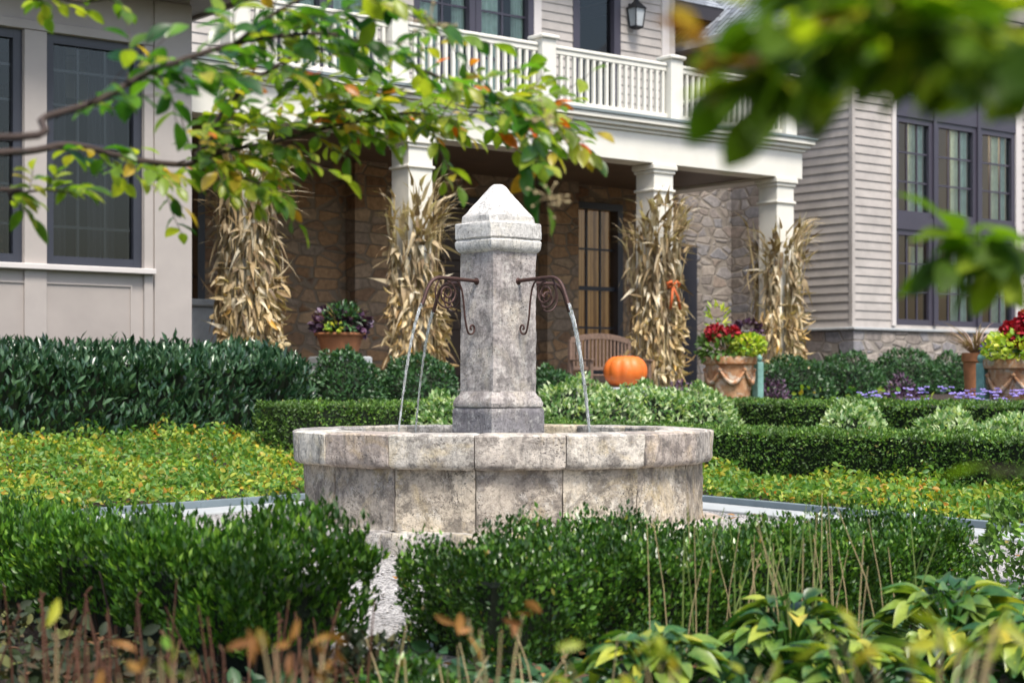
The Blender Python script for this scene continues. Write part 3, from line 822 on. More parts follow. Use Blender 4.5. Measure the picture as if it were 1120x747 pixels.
# ------------------------------------------------------------------ house
HA, HS = 12.0, 17.5
house = empty('house', w(HA, HS, .7), TH)
tag(house, 'taupe sided house with a stone porch, white columns and a balcony', 'house')
HOFF = (HA, HS, .7)
def H(): return MB(HOFF)

def wall_rects(t0, t1, z0, z1, holes):
    ts = sorted({t0, t1, *[h[0] for h in holes], *[h[1] for h in holes]}); ts = [x for x in ts if t0 <= x <= t1]
    zs = sorted({z0, z1, *[h[2] for h in holes], *[h[3] for h in holes]}); zs = [x for x in zs if z0 <= x <= z1]
    for i in range(len(ts) - 1):
        for j in range(len(zs) - 1):
            tm, zm = (ts[i] + ts[i + 1]) / 2, (zs[j] + zs[j + 1]) / 2
            if any(h[0] < tm < h[1] and h[2] < zm < h[3] for h in holes): continue
            yield ts[i], ts[i + 1], zs[j], zs[j + 1]
def flat_wall(name, t0, t1, s, z0, z1, holes, mat, th=.2, axis='a'):
    mb = H()
    for (x0, x1, y0, y1) in wall_rects(t0, t1, z0, z1, holes):
        if axis == 'a': mb.box(x0, x1, s, s + th, y0, y1)
        else: mb.box(s, s + th, x0, x1, y0, y1)
    return mb.build(name, mat, house)
def siding(name, t0, t1, s, z0, z1, holes, mat, axis='a', exp_=.128, out=.016):
    """lapped boards: each course leans out to a real butt edge"""
    mb = H()
    def pt(t, o, z): return (t, s - o, z) if axis == 'a' else (s - o, t, z)
    for (x0, x1, y0, y1) in wall_rects(t0, t1, z0, z1, holes):
        k0 = int(math.floor((y0 - z0) / exp_))
        for k_ in range(k0, int(math.ceil((y1 - z0) / exp_))):
            za = max(y0, z0 + k_ * exp_); zb = min(y1, z0 + (k_ + 1) * exp_)
            if zb - za < 1e-4: continue
            fa = (za - (z0 + k_ * exp_)) / exp_; fb = (zb - (z0 + k_ * exp_)) / exp_
            oa, ob = out * (1 - fa), out * (1 - fb)
            v = [pt(x0, oa, za), pt(x1, oa, za), pt(x1, ob, zb), pt(x0, ob, zb), pt(x0, -.02, za), pt(x1, -.02, za)]
            mb.add(v, [(0, 1, 2, 3) if axis == 'a' else (3, 2, 1, 0), (4, 5, 1, 0)])
        # backing
        if axis == 'a': mb.box(x0, x1, s + .012, s + .18, y0, y1)
        else: mb.box(s + .012, s + .18, x0, x1, y0, y1)
    return mb.build(name, mat, house)

def window(a0, a1, s, z0, z1, cols, rows, fmat, fw=.07, proud=.03, mun=.022, pane=True, rail=None, label=None, depth=.10, name='window'):
    mb = H()
    mb.box(a0, a0 + fw, s - proud, s + depth, z0, z1); mb.box(a1 - fw, a1, s - proud, s + depth, z0, z1)
    mb.box(a0 + fw, a1 - fw, s - proud + .002, s + depth, z0, z0 + fw); mb.box(a0 + fw, a1 - fw, s - proud + .002, s + depth, z1 - fw, z1)
    b0, b1, c0, c1 = a0 + fw, a1 - fw, z0 + fw, z1 - fw
    for i in range(1, cols):
        x = b0 + (b1 - b0) * i / cols; mb.box(x - mun / 2, x + mun / 2, s + .02, s + .05, c0, c1)
    for j in range(1, rows):
        z = c0 + (c1 - c0) * j / rows; mb.box(b0, b1, s + .022, s + .048, z - mun / 2, z + mun / 2)
    if rail: mb.box(b0, b1, s + .0, s + .06, rail - .03, rail + .03)
    o = mb.build(name, fmat, house)
    if label: o['label'] = label
    if pane:
        g_ = H(); g_.add([(b0 - .01, s + .035, c0 - .01), (b1 + .01, s + .035, c0 - .01), (b1 + .01, s + .035, c1 + .01), (b0 - .01, s + .035, c1 + .01)], [(0, 1, 2, 3)]); g_.build('pane', M['glass'], o)
    return o
def room(a0, a1, s0, s1, z0, z1, mat):
    mb = H(); mb.add([(a0, s0, z0), (a1, s0, z0), (a1, s1, z0), (a0, s1, z0), (a0, s0, z1), (a1, s0, z1), (a1, s1, z1), (a0, s1, z1)],
                     [(0, 1, 2, 3), (7, 6, 5, 4), (2, 6, 7, 3), (3, 7, 4, 0), (1, 5, 6, 2)])
    return mb.build('interior', mat, house)
def drape(a0, a1, s, z0, z1, mat, parent, folds=6, amp=.03, name='curtain'):
    mb = H(); n = folds * 6; vs = []; fs = []
    for i in range(n + 1):
        x = a0 + (a1 - a0) * i / n; y = s + amp * math.sin(i / n * folds * 2 * PI)
        vs += [(x, y, z0), (x, y * 1 + 0, z1)]
        if i: fs.append((2 * i - 2, 2 * i, 2 * i + 1, 2 * i - 1))
    mb.add(vs, fs); o = mb.build(name, mat, parent, smooth=True)
    return o

# --- left wing, front plane
SL = 15.19; AC = 8.28
def la(px): return on_s(px, SL)[0]
def lz(py, px): return hz(py, on_s(px, SL)[1])
w1a, w1b = la(50), la(156); wz1, wz0 = lz(50, 155) , lz(294, 155)
gapw = la(50) - la(25); ww = w1b - w1a
w0b = la(25); w0a = w0b - ww
wma = w0a - gapw; wmb = wma; 
holes = [(w1a, w1b, wz0, wz1), (w0a, w0b, wz0, wz1)]
flat_wall('wall', -3.0, AC, SL, .1, 4.75, holes, M['taupe'], .25)
mb = H(); mb.box(AC - .25, AC - .002, SL + .25, 24, .1, 4.74); mb.build('wall', M['taupe'], house)
for (p, q) in ((w1a, w1b), (w0a, w0b)):
    o = window(p, q, SL + .03, wz0, wz1, 1, 1, M['charcoal'], .085, .01, depth=.12)
    rr = H(); mid_ = (wz0 + wz1) / 2
    rr.box(p + .085, q - .085, SL + .03, SL + .07, wz0 + (wz1 - wz0) * .52, wz0 + (wz1 - wz0) * .52 + .045)
    for ff in (.33, .67): rr.box(p + .085 + (q - p - .17) * ff - .012, p + .085 + (q - p - .17) * ff + .012, SL + .075, SL + .095, wz0 + .085, wz1 - .085)
    for ff in (.17, .34, .70, .85): rr.box(p + .085, q - .085, SL + .076, SL + .094, wz0 + (wz1 - wz0) * ff - .012, wz0 + (wz1 - wz0) * ff + .012)
    rr.build('muntins', M['charcoal'], o)
    drape(p + .1, p + .38, SL + .4, wz0, wz1, M['room'], o, 4); drape(q - .38, q - .1, SL + .4, wz0, wz1, M['room'], o, 4)
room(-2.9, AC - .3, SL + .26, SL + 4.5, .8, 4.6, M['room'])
# casing boards, sill, panels
cz = H()
for (p, q) in ((w0b - .0, w1a + .0), (w1b + .0, la(166))):
    cz.bbox(p + .004, q, SL - .03, SL + .01, .9, wz1)
cz.bbox(w0a - .2, la(166), SL - .035, SL + .01, wz1 + .004, wz1 + .09)
cz.bbox(la(168), AC + .012, SL - .022, SL + .012, .1, 4.5)
cz.build('corner_board', M['taupe'], house)
cz = H(); cz.bbox(-2.9, la(167), SL - .085, SL + .02, wz0 - .055, wz0 - .002, .006); cz.build('sill', M['trim'], house)
pt_ = wz0 - .06 - .12
for (p, q) in ((la(48), la(142)), (la(-110), la(28)), (la(-250), la(-130))):
    mb = H(); fr_ = .016
    mb.box(p, q, SL - .006, SL + .01, .35, pt_); o = mb.build('panel', M['taupe_dark'], house)
    m2 = H()
    m2.box(p - fr_, q + fr_, SL - .018, SL + .012, pt_, pt_ + fr_); m2.box(p - fr_, p, SL - .018, SL + .012, .35, pt_); m2.box(q, q + fr_, SL - .018, SL + .012, .35, pt_)
    m2.build('panel_moulding', M['taupe'], o)
mb = H(); mb.box(-3, AC + .42, SL - .62, SL - .02, 4.56, 4.60); mb.box(AC + .02, AC + .42, SL - .02, 24, 4.56, 4.60)
mb.build('soffit', M['porch_ceiling'], house)
mb = H(); mb.box(-3, AC + .45, SL - .66, SL - .62, 4.53, 4.78); mb.box(AC + .42, AC + .46, SL - .62, 24, 4.53, 4.78); mb.build('fascia', M['taupe_dark'], house)
mb = H(); mb.add([(-3, SL - .7, 4.78), (AC + .5, SL - .7, 4.78), (AC + .5, 24, 4.78), (-3, 24, 4.78), (-3, 19, 7.8), (AC - 3, 19, 7.8)],
                 [(0, 1, 5, 4), (1, 2, 5), (2, 3, 4, 5)]); mb.build('roof', M['shingle'], house)

# --- porch
SP = 16.31; SB = 19.0
A_end = on_s(877, SP)[0]; A0 = 7.2
mb = H(); mb.box(A0, A_end + .3, SP - .15, SB + .2, .1, .75); mb.build('porch_floor', M['deck'], house)
# columns
def column(px):
    a, Y = on_s(px, SP); wd = .345; mb = H()
    s0 = SP
    mb.bbox(a, a + wd, s0, s0 + wd, .75, 3.66, .006)
    mb.bbox(a - .035, a + wd + .035, s0 - .035, s0 + wd + .035, .75, .98, .01)
    o = mb.build('column', M['white'], house)
    c_ = H()
    c_.bbox(a - .045, a + wd + .045, s0 - .045, s0 + wd + .045, 3.58, 3.655, .012)
    c_.bbox(a - .022, a + wd + .022, s0 - .022, s0 + wd + .022, 3.535, 3.58, .008)
    c_.bbox(a - .025, a + wd + .025, s0 - .025, s0 + wd + .025, 3.30, 3.335, .008)
    c_.build('capital', M['white'], o)
    return a, o
cols_ = [column(p) for p in (262, 447, 715.5, 850)]
# entablature
mb = H()
e0, e1 = A0, A_end
mb.bbox(e0, e1, SP - .01, SP + .36, 3.66, 4.03, .004)
mb.box(e1 - .36, e1 - .001, SP + .36, SB, 3.661, 4.029)
mb.build('entablature', M['white'], house)
mb = H()
for (o_, z0_, z1_) in ((.035, 4.032, 4.075), (.085, 4.078, 4.13), (.13, 4.133, 4.20)):
    mb.bbox(e0, e1 + o_, SP - .01 - o_, SP + .5, z0_, z1_, .008)
    mb.bbox(e1 - .3, e1 + o_ - .003, SP + .5, SB, z0_, z1_ - .002, .008)
mb.build('cornice', M['white'], house)
mb = H(); mb.box(e0, e1 + .15, SP - .16, SB, 4.203, 4.235); mb.build('balcony_deck', M['flash'], house)
mb = H(); mb.box(e0, e1 - .36, SP + .361, SB, 3.70, 3.74); mb.build('porch_ceiling', M['porch_ceiling'], house)

# balcony railing
SR = 16.42; PW = .225
ptop = [262, 438, 601, 741, 866]
pa_ = [on_s(p, SR)[0] - PW / 2 for p in ptop]
rail_posts = []
for a in pa_:
    mb = H(); mb.bbox(a, a + PW, SR, SR + PW, 4.235, 5.08, .006)
    o = mb.build('rail_post', M['white'], house)
    c_ = H(); c_.bbox(a - .035, a + PW + .035, SR - .035, SR + PW + .035, 5.082, 5.125, .01)
    c_.loft([[(a - .02, SR - .02, 5.127), (a + PW + .02, SR - .02, 5.127), (a + PW + .02, SR + PW + .02, 5.127), (a - .02, SR + PW + .02, 5.127)],
             [(a + .06, SR + .06, 5.155), (a + PW - .06, SR + .06, 5.155), (a + PW - .06, SR + PW - .06, 5.155), (a + .06, SR + PW - .06, 5.155)]])
    c_.build('post_cap', M['white'], o)
bal_me = None
for i in range(len(pa_) - 1):
    x0, x1 = pa_[i] + PW, pa_[i + 1]
    mb = H(); sc_ = SR + PW / 2
    mb.bbox(x0, x1, sc_ - .045, sc_ + .045, 4.985, 5.03, .01); mb.bbox(x0, x1, sc_ - .028, sc_ + .028, 4.925, 4.983, .004)
    mb.bbox(x0, x1, sc_ - .035, sc_ + .035, 4.305, 4.36, .006)
    mb.bbox((x0 + x1) / 2 - .04, (x0 + x1) / 2 + .04, sc_ - .035, sc_ + .035, 4.236, 4.305, .004)
    ro = mb.build('railing', M['white'], house)
    nb = int(round((x1 - x0) / .112)); 
    for j in range(nb):
        x = x0 + (x1 - x0) * (j + .5) / nb
        if bal_me is None:
            b_ = MB(); b_.bbox(-.022, .022, -.022, .022, 0, .567, .003); bo = b_.build('baluster', M['white'], ro); bal_me = bo.data
        else:
            bo = bpy.data.objects.new('baluster', bal_me); link(bo, ro)
        bo.location = (x - HOFF[0], sc_ - HOFF[1], 4.359 - HOFF[2])
# return railing at the right end
mb = H(); xr = pa_[-1] + PW / 2
mb.bbox(xr - .045, xr + .045, SR + PW, SB, 4.985, 5.03, .01); mb.bbox(xr - .035, xr + .035, SR + PW, SB, 4.305, 4.36, .006)
ro = mb.build('railing', M['white'], house)
for j in range(20):
    bo = bpy.data.objects.new('baluster', bal_me); link(bo, ro); bo.location = (xr - HOFF[0], SR + PW + (SB - SR - PW) * (j + .5) / 20 - HOFF[1], 4.359 - HOFF[2])

# --- porch back wall
def ba(px): return on_s(px, SB)[0]
def bz(py, px): return hz(py, on_s(px, SB)[1])
AW = on_s(932, 16.6)[0]       # siding wing's corner
pw = (ba(624), ba(680), .95, bz(222, 650))
lw_ = (ba(150), ba(223), 1.45, bz(192, 215))
dr = (ba(478), ba(560), .75, 3.25)
flat_wall('wall', A0 - 2, ba(742), SB, .5, 4.2, [pw, lw_, dr], M['fieldstone'], .3)
flat_wall('wall', ba(742) + .002, AW, SB, .5, 4.2, [], M['fieldstone_grey'], .3)
for (p, q) in ((378, 414), (588, 622)):
    mb = H(); mb.box(ba(p), ba(q), SB - .22, SB - .003, .7, 3.7); mb.build('stone_pier', M['fieldstone'], house)
o = window(*pw[:2], SB + .04, pw[2], pw[3], 3, 4, M['charcoal'], .10, .07, .03, rail=(pw[2] + pw[3]) / 2, label='tall porch window with a glowing warm blind')
drape(pw[0] + .05, pw[1] - .05, SB + .22, pw[2], pw[3], M['warm_blind'], o, 5, .03)
o = window(*lw_[:2], SB + .04, lw_[2], lw_[3], 3, 3, M['charcoal'], .10, .07, .03, label='porch window glowing brown behind the left corn shock')
drape(lw_[0] + .05, lw_[1] - .05, SB + .22, lw_[2], lw_[3], M['warm_blind'], o, 5, .03)
mb = H(); mb.box(dr[0], dr[1], SB + .08, SB + .13, dr[2], dr[3])
for i in range(2):
    for j in range(3):
        x0 = dr[0] + .12 + i * (dr[1] - dr[0]) / 2; x1 = x0 + (dr[1] - dr[0]) / 2 - .24
        mb.bbox(x0, x1, SB + .06, SB + .082, dr[2] + .15 + j * .8, dr[2] + .8 + j * .8, .01)
do = mb.build('door', M['wood_dark'], house)
mb = H(); mb.tube([((dr[0] + dr[1]) / 2 + .06, SB + .03, 1.75), ((dr[0] + dr[1]) / 2 + .06, SB + .03, 1.95)], .012, 8); mb.build('handle', M['black_metal'], do)
mb = H(); mb.box(dr[0] - .12, dr[0] - .001, SB - .03, SB + .1, .76, dr[3] + .12); mb.box(dr[1] + .001, dr[1] + .12, SB - .03, SB + .1, .76, dr[3] + .12); mb.box(dr[0], dr[1], SB - .03, SB + .1, dr[3], dr[3] + .12)
mb.build('door_frame', M['charcoal'], house)
mb = H(); q_ = ba(806); mb.tube([(q_, SB - .07, .8), (q_, SB - .07, 4.1)], .055, 10); mb.build('downspout', M['downspout'], house)
# dark side light by the third corn shock
mb = H(); mb.box(ba(742), ba(760), SB - .05, SB - .002, .8, 2.9); mb.build('shutter', M['charcoal'], house)

# --- second floor
AU = ba(729)
uw = (ba(452), ba(583), 4.6, 6.75); ud = (ba(626), ba(678), 4.24, 6.7)
uw2 = (ba(300), ba(410), 4.6, 6.75)
siding('siding_wall', A0 - 2, AU, SB, 4.22, 7.4, [uw, ud, uw2], M['siding'])
mb = H(); mb.bbox(ba(583), ba(583) + .14, SB - .03, SB + .01, 4.24, 7.2); mb.build('window_casing', M['trim'], house)
mb = H(); mb.bbox(AU - .12, AU + .03, SB - .035, SB + .02, 4.24, 7.4); mb.build('corner_board', M['trim'], house)
umid = (uw[0] + uw[1]) / 2
for (p, q) in ((uw[0], umid - .005), (umid + .005, uw[1]), (uw2[0], (uw2[0] + uw2[1]) / 2 - .005), ((uw2[0] + uw2[1]) / 2 + .005, uw2[1])):
    o = window(p, q, SB + .03, uw[2], uw[3], 2, 3, M['plum'], .10, .05, .03)
    drape(p + .1, p + .5, SB + .13, uw[2], uw[3], M['curtain'], o, 4); drape(q - .3, q - .1, SB + .13, uw[2], uw[3], M['curtain'], o, 4)
o = window(ud[0], ud[1], SB + .03, ud[2], ud[3], 1, 1, M['plum'], .13, .05, .03, name='balcony_door')
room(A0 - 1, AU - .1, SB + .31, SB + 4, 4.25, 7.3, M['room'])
# wall set back beyond the corner, with the low roof above
siding('siding_wall', AU, AW + .1, SB + 1.6, 4.22, 7.4, [], M['siding'])
siding('siding_wall', SB, SB + 1.6, AU + .001, 4.22, 7.4, [], M['siding'], axis='s')
o = window(AU + .5, AU + 1.7, SB + 1.57, 4.6, 5.9, 2, 1, M['plum'], .08, .04, .02, label='low dark window in the set back wall')
mb = H(); mb.box(AU - .6, AW + .2, SB + .45, SB + 2.2, 6.60, 6.66); mb.build('soffit', M['porch_ceiling'], house)
mb = H(); mb.box(AU - .65, AW + .2, SB + .38, SB + .45, 6.55, 6.78); mb.build('gutter', M['downspout'], house)
mb = H(); mb.box(A0 - 2, AU + .4, SB - .6, SB + .02, 7.3, 7.36); mb.build('soffit', M['porch_ceiling'], house)
mb = H(); mb.add([(A0 - 2, SB - .7, 7.36), (AU + .5, SB - .7, 7.36), (AU + .5, SB + 5, 10.8), (A0 - 2, SB + 5, 10.8)], [(0, 1, 2, 3)]); mb.build('roof', M['shingle'], house)
mb = H(); mb.add([(AU - .6, SB + .36, 6.78), (AW + .2, SB + .36, 6.78), (AW + .2, SB + 5, 9.8), (AU - .6, SB + 5, 9.8)], [(0, 1, 2, 3)]); mb.build('roof', M['shingle'], house)
# lantern
la_, lY = on_s(695.5, SB - .12); lz0 = hz(33, lY)
mb = H(); sx_ = .085
def fr(cx_, wd, z): return [(cx_ - wd, SB - .13 - wd, z), (cx_ + wd, SB - .13 - wd, z), (cx_ + wd, SB - .13 + wd, z), (cx_ - wd, SB - .13 + wd, z)]
mb.loft([fr(la_, .03, lz0), fr(la_, .075, lz0 + .03), fr(la_, .075, lz0 + .05)])
mb.loft([fr(la_, .115, lz0 + .31), fr(la_, .10, lz0 + .33), fr(la_, .03, lz0 + .42), fr(la_, .02, lz0 + .47)])
for (i, j) in ((-1, -1), (1, -1), (1, 1), (-1, 1)):
    mb.tube([(la_ + i * .07, SB - .13 + j * .07, lz0 + .04), (la_ + i * .095, SB - .13 + j * .095, lz0 + .32)], .01, 5)
mb.box(la_ - .05, la_ + .05, SB - .03, SB - .016, lz0 + .1, lz0 + .4)
mb.tube([(la_, SB - .02, lz0 + .37), (la_, SB - .13, lz0 + .44)], .012, 6)
lo = mb.build('lantern', M['black_metal'], house)
mb = H(); mb.loft([fr(la_, .062, lz0 + .052), fr(la_, .088, lz0 + .308)]); mb.build('lantern_glass', M['frost'], lo)

# --- right wing
SW = 16.6
def ra_(px): return on_s(px, SW)[0]
def rz_(py, px): return hz(py, on_s(px, SW)[1])
zs0 = 1.63
x0w = ra_(978); x3w = ra_(1109)
zb_, zt_ = rz_(355, 978), rz_(16, 978)
siding('siding_wall', AW, AW + 9.5, SW, zs0, 6.75, [(x0w, x3w, zb_, zt_)], M['siding'])
sdn = on_a(838, AW)[0]
siding('siding_wall', SW, sdn, AW, zs0, 6.3, [], M['siding'], axis='s')
siding('siding_wall', sdn + .002, 25, AW, 4.2, 6.3, [], M['siding'], axis='s')
flat_wall('wall', sdn + .002, 19.0, AW - .03, .5, 4.19, [], M['fieldstone_grey'], .2, axis='s')
mb = H(); mb.box(AW - .05, AW + 9.5, SW - .07, SW + .3, .3, zs0 - .04); mb.box(AW - .05, AW + .3, SW + .3, 25, .3, zs0 - .042); mb.build('foundation', M['fieldstone_grey'], house)
mb = H(); mb.bbox(AW - .085, AW + 9.5, SW - .11, SW + .01, zs0 - .038, zs0 + .002, .008); mb.bbox(AW - .085, AW + .01, SW + .01, 25, zs0 - .038, zs0 + .002, .008); mb.build('water_table', M['greystone'], house)
mb = H(); mb.bbox(AW - .018, AW + .05, SW - .019, SW + .05, zs0 + .004, 6.6, .003); mb.build('corner_board', M['siding'], house)
mb = H(); mb.bbox(x0w - .09, x0w - .002, SW - .045, SW + .02, zb_ - .02, zt_ + .1); mb.bbox(x3w + .002, x3w + .16, SW - .045, SW + .02, zb_ - .02, zt_ + .1)
mb.bbox(x0w - .09, x3w + .16, SW - .05, SW + .02, zt_ + .102, zt_ + .16); mb.build('window_casing', M['trim'], house)
bar1 = rz_(117, 978); bar2 = rz_(243, 978)
cols3 = [(x0w, ra_(1019)), (ra_(1022), ra_(1067)), (ra_(1070), x3w)]
rows3 = [(zb_, bar2 - .10), (bar2 + .10, bar1 - .13), (bar1 + .13, zt_)]
mb = H()
for xx in ((cols3[0][1], cols3[1][0]), (cols3[1][1], cols3[2][0])): mb.box(xx[0] - .002, xx[1] + .002, SW - .05, SW + .1, zb_, zt_)
for zc, hh in ((bar1, .13), (bar2, .10)): mb.box(x0w, x3w, SW - .035, SW + .1, zc - hh + .002, zc + hh - .002)
mb.build('window_mullion', M['plum'], house)
for (p, q) in cols3:
    for (c0, c1) in rows3:
        o = window(p, q, SW + .0, c0, c1, 3, 3, M['plum'], .085, .015, .026)
        if c0 > zb_ + .5 or p > x0w + .5:
            drape(q - (q - p) * .46, q - .08, SW + .12, c0 - .05, c1 + .05, M['curtain'], o, 4, .02)
room(AW + .35, AW + 6.5, SW + .19, SW + 4.5, 1.2, 6.7, M['room_brown'])
# a pale stair stringer and a landing panel seen through the lower lights
mb = H(); a1_, a2_ = x0w - .3, x0w + 1.0
mb.add([(a1_, SW + 1.2, 1.95), (a2_, SW + 1.2, 3.05), (a2_, SW + 1.2, 3.45), (a1_, SW + 1.2, 2.4), (a1_, SW + 1.26, 1.95), (a2_, SW + 1.26, 3.05), (a2_, SW + 1.26, 3.45), (a1_, SW + 1.26, 2.4)],
       [(0, 1, 2, 3), (7, 6, 5, 4), (0, 4, 5, 1), (3, 2, 6, 7), (1, 5, 6, 2), (0, 3, 7, 4)])
mb.box(ra_(1028), ra_(1062), SW + .55, SW + .6, 2.35, 2.95)
mb.build('stair_stringer', M['curtain'], house)
# wing roof: eaves run back along the side, gable to the front
mb = H(); er_ = AW - .42; zr = 6.22
mb.add([(er_, SW - .5, zr), (er_, 26, zr), (AW + 4.6, 26, zr + 4.3), (AW + 4.6, SW - .5, zr + 4.3), (AW + 9.6, SW - .5, zr), (AW + 9.6, 26, zr)],
       [(0, 3, 2, 1), (3, 4, 5, 2)]); mb.build('roof', M['shingle'], house)
mb = H(); mb.add([(AW, SW, 6.3), (AW + 9.2, SW, 6.3), (AW + 4.6, SW + .0, zr + 4.1), (AW, SW + .1, 6.3), (AW + 9.2, SW + .1, 6.3), (AW + 4.6, SW + .1, zr + 4.1)],
                 [(0, 1, 2), (5, 4, 3)]); mb.build('gable', M['siding'], house)
mb = H(); mb.box(er_ - .03, er_ + .03, SW - .5, 26, zr - .14, zr - .003); mb.box(er_ + .03, AW - .02, SW - .45, 26, zr - .12, zr - .09); mb.build('fascia', M['trim'], house)
# chandelier bulbs inside, lit in the photograph
mb = H()
for px_, py_ in ((984, 102), (990, 97), (999, 101), (994, 108)):
    a, Y = on_s(px_, SW + 1.4); mb.lathe([(.004, hz(py_, Y) - .05), (.035, hz(py_, Y) - .02), (.035, hz(py_, Y) + .02), (.004, hz(py_, Y) + .06)], 8, (a, SW + 1.4))
mb.build('chandelier', M['lamp'], house)
pl_ = bpy.data.lights.new('chandelier_light', 'POINT'); pl_.energy = 70; pl_.color = (1, .75, .45); pl_.shadow_soft_size = .2
po_ = bpy.data.objects.new('chandelier_light', pl_); link(po_); po_.location = w(ra_(1010), SW + 1.6, 4.9)

# ------------------------------------------------------------------ corn shocks tied to the columns
CORN = [tmpl_strap(7, c, tw) for c, tw in ((.15, 1.5), (.5, -2), (.9, 2.5), (1.3, -1.5))]
def corn_shock(col, label, H_, r0=.30, flare=.30, bow=False, nl=330, lean=0.0):
    a = col + .17; s = SP + .17; rt = empty('corn_shock', w(a, s, .75), TH); tag(rt, label, 'corn shock', 'corn shocks tied to the porch columns')
    mb = MB(); st = []
    for i in range(34):
        an = random.uniform(0, 2 * PI)
        if random.random() < .75: an = random.uniform(-PI * .98, PI * .02)        # mostly on the garden side
        rb = r0 + random.uniform(-.03, .08); rt_ = r0 + flare * random.uniform(-.1, .8); hh = H_ * random.uniform(.80, 1.04)
        p = [(rb * 1.05 * math.cos(an), rb * 1.05 * math.sin(an), 0), ((r0 + .02) * math.cos(an), (r0 + .02) * math.sin(an), hh * .45),
             ((r0 + rt_) * .5 * math.cos(an) + lean * .4, (r0 + rt_) * .5 * math.sin(an), hh * .75), (rt_ * math.cos(an) + lean, rt_ * math.sin(an), hh)]
        mb.tube(p, [.014, .013, .010, .005], 5); st.append((p, an))
    mb.build('stalks', M['stalk'], rt)
    for ti, tm in enumerate(CORN):
        n = nl // 2 + (60 if ti < 2 else 0); P = []; D = []
        for _ in range(n):
            p, an = random.choice(st); f_ = random.random() ** .8
            seg = min(2, int(f_ * 3)); g_ = f_ * 3 - seg; q = Vector(p[seg]).lerp(Vector(p[seg + 1]), g_)
            P.append(q + Vector((random.uniform(-.03, .03), random.uniform(-.03, .03), 0)))
            upz = random.uniform(.3, 1.5) if f_ > .80 else random.uniform(-1.6, .1)
            a2 = an + random.uniform(-.8, .8); D.append((math.cos(a2) * .32, math.sin(a2) * .32, upz))
        P = np.array([tuple(x) for x in P]); D = np.array(D); l = rng.uniform(.15, .40, n)
        sg = np.where(D[:, 2] > .2, -1.0, 1.0); N = unit(rnd(n) * .45 + np.stack([D[:, 0] * sg * 2, D[:, 1] * sg * 2, np.full(n, .5)], 1))
        leaf_mesh('leaves', P, D, N, l, rng.uniform(.035, .085, n), M['corn_leaf'], tm, rt, smooth=True)
    # husks and ears bunched below the tie
    n = 200; an = rng.uniform(-PI, .1, n); zz = rng.uniform(.15, H_ * .48, n); rr = r0 + rng.uniform(.02, .13, n)
    P = np.stack([rr * np.cos(an), rr * np.sin(an), zz], 1); D = unit(np.stack([np.cos(an), np.sin(an), rng.uniform(-2.2, .3, n)], 1) + rnd(n) * .5)
    leaf_mesh('husks', P, D, unit(P * np.array((1, 1, 0)) + rnd(n) * .4), rng.uniform(.10, .22, n), rng.uniform(.028, .06, n), M['corn_husk'], tmpl_oval(.35), rt, smooth=True)
    mb = MB(); zz = H_ * .5
    mb.loft([[((r0 + .045 + q) * math.cos(t_), (r0 + .045 + q) * math.sin(t_), zz + dz_) for t_ in [2 * PI * j / 20 for j in range(20)]] for q, dz_ in ((0, 0), (.012, .012), (0, .024))], cap=False)
    mb.build('twine', M['stalk'], rt)
    if bow:
        mb = MB(); cx_, cy_ = -.06, -(r0 + .15); zc = H_ * .56
        for sgn in (-1, 1):
            loop = [(cx_, cy_, zc), (cx_ + sgn * .07, cy_ - .03, zc + .07), (cx_ + sgn * .14, cy_ - .02, zc + .04), (cx_ + sgn * .10, cy_, zc - .03), (cx_, cy_, zc)]
            mb.tube([Vector(q) * .72 + Vector((cx_, cy_, zc)) * .28 for q in loop], [.012, .025, .028, .02, .012], 7)
            mb.tube([(cx_, cy_, zc), (cx_ + sgn * .05, cy_ - .04, zc - .14), (cx_ + sgn * .09 + .03, cy_ - .02, zc - .30)], [.012, .018, .02], 6)
        mb.build('bow', M['satin'], rt, smooth=True)
    return rt
corn_shock(cols_[0][0], 'pale dry corn shock tied to the leftmost porch column', 2.55, .26, .10, nl=380)
corn_shock(cols_[1][0], 'dry corn shock on the second column, seen left of the fountain pillar', 2.32, .25, .18, nl=360)
corn_shock(cols_[2][0], 'dry corn shock with an orange bow beside the bench', 2.35, .25, .30, bow=True)
corn_shock(cols_[3][0], 'dry corn shock on the last column by the siding wall', 2.25, .24, .28)

# ------------------------------------------------------------------ porch and garden ornaments
def pumpkin(pos, r, h, label, tiltz=0, cat='pumpkin'):
    rt = empty('pumpkin', pos); tag(rt, label, cat); rings = []
    for i in range(13):
        t_ = i / 12 * PI; ring = []
        for j in range(60):
            q = 2 * PI * j / 60; rib = 1 - .075 * abs(math.cos(q * 5)) ** 6
            rr = r * math.sin(t_) ** .75 * rib if 0 < i < 12 else .002
            ring.append((rr * math.cos(q), rr * math.sin(q), h / 2 - h / 2 * math.cos(t_) * (1 - .12 * math.exp(-(math.sin(t_) / .3) ** 2))))
        rings.append(ring)
    mb = MB(); mb.loft(rings); mb.build('shell', M['pumpkin'], rt, smooth=True)
    mb = MB(); mb.tube([(0, 0, h * .92), (.01, 0, h * 1.02), (.04, .01, h * 1.12)], [r * .12, r * .08, r * .1], 7); mb.build('stem', M['pumpkin_stem'], rt)
    return rt
a, Y = on_s(684, 14.3); z0 = hz(424, Y)
pw_ = w(a, 14.3, z0)
pumpkin(pw_, 24.5 * Y / F, 36 * Y / F, 'large orange pumpkin in front of the teak bench')
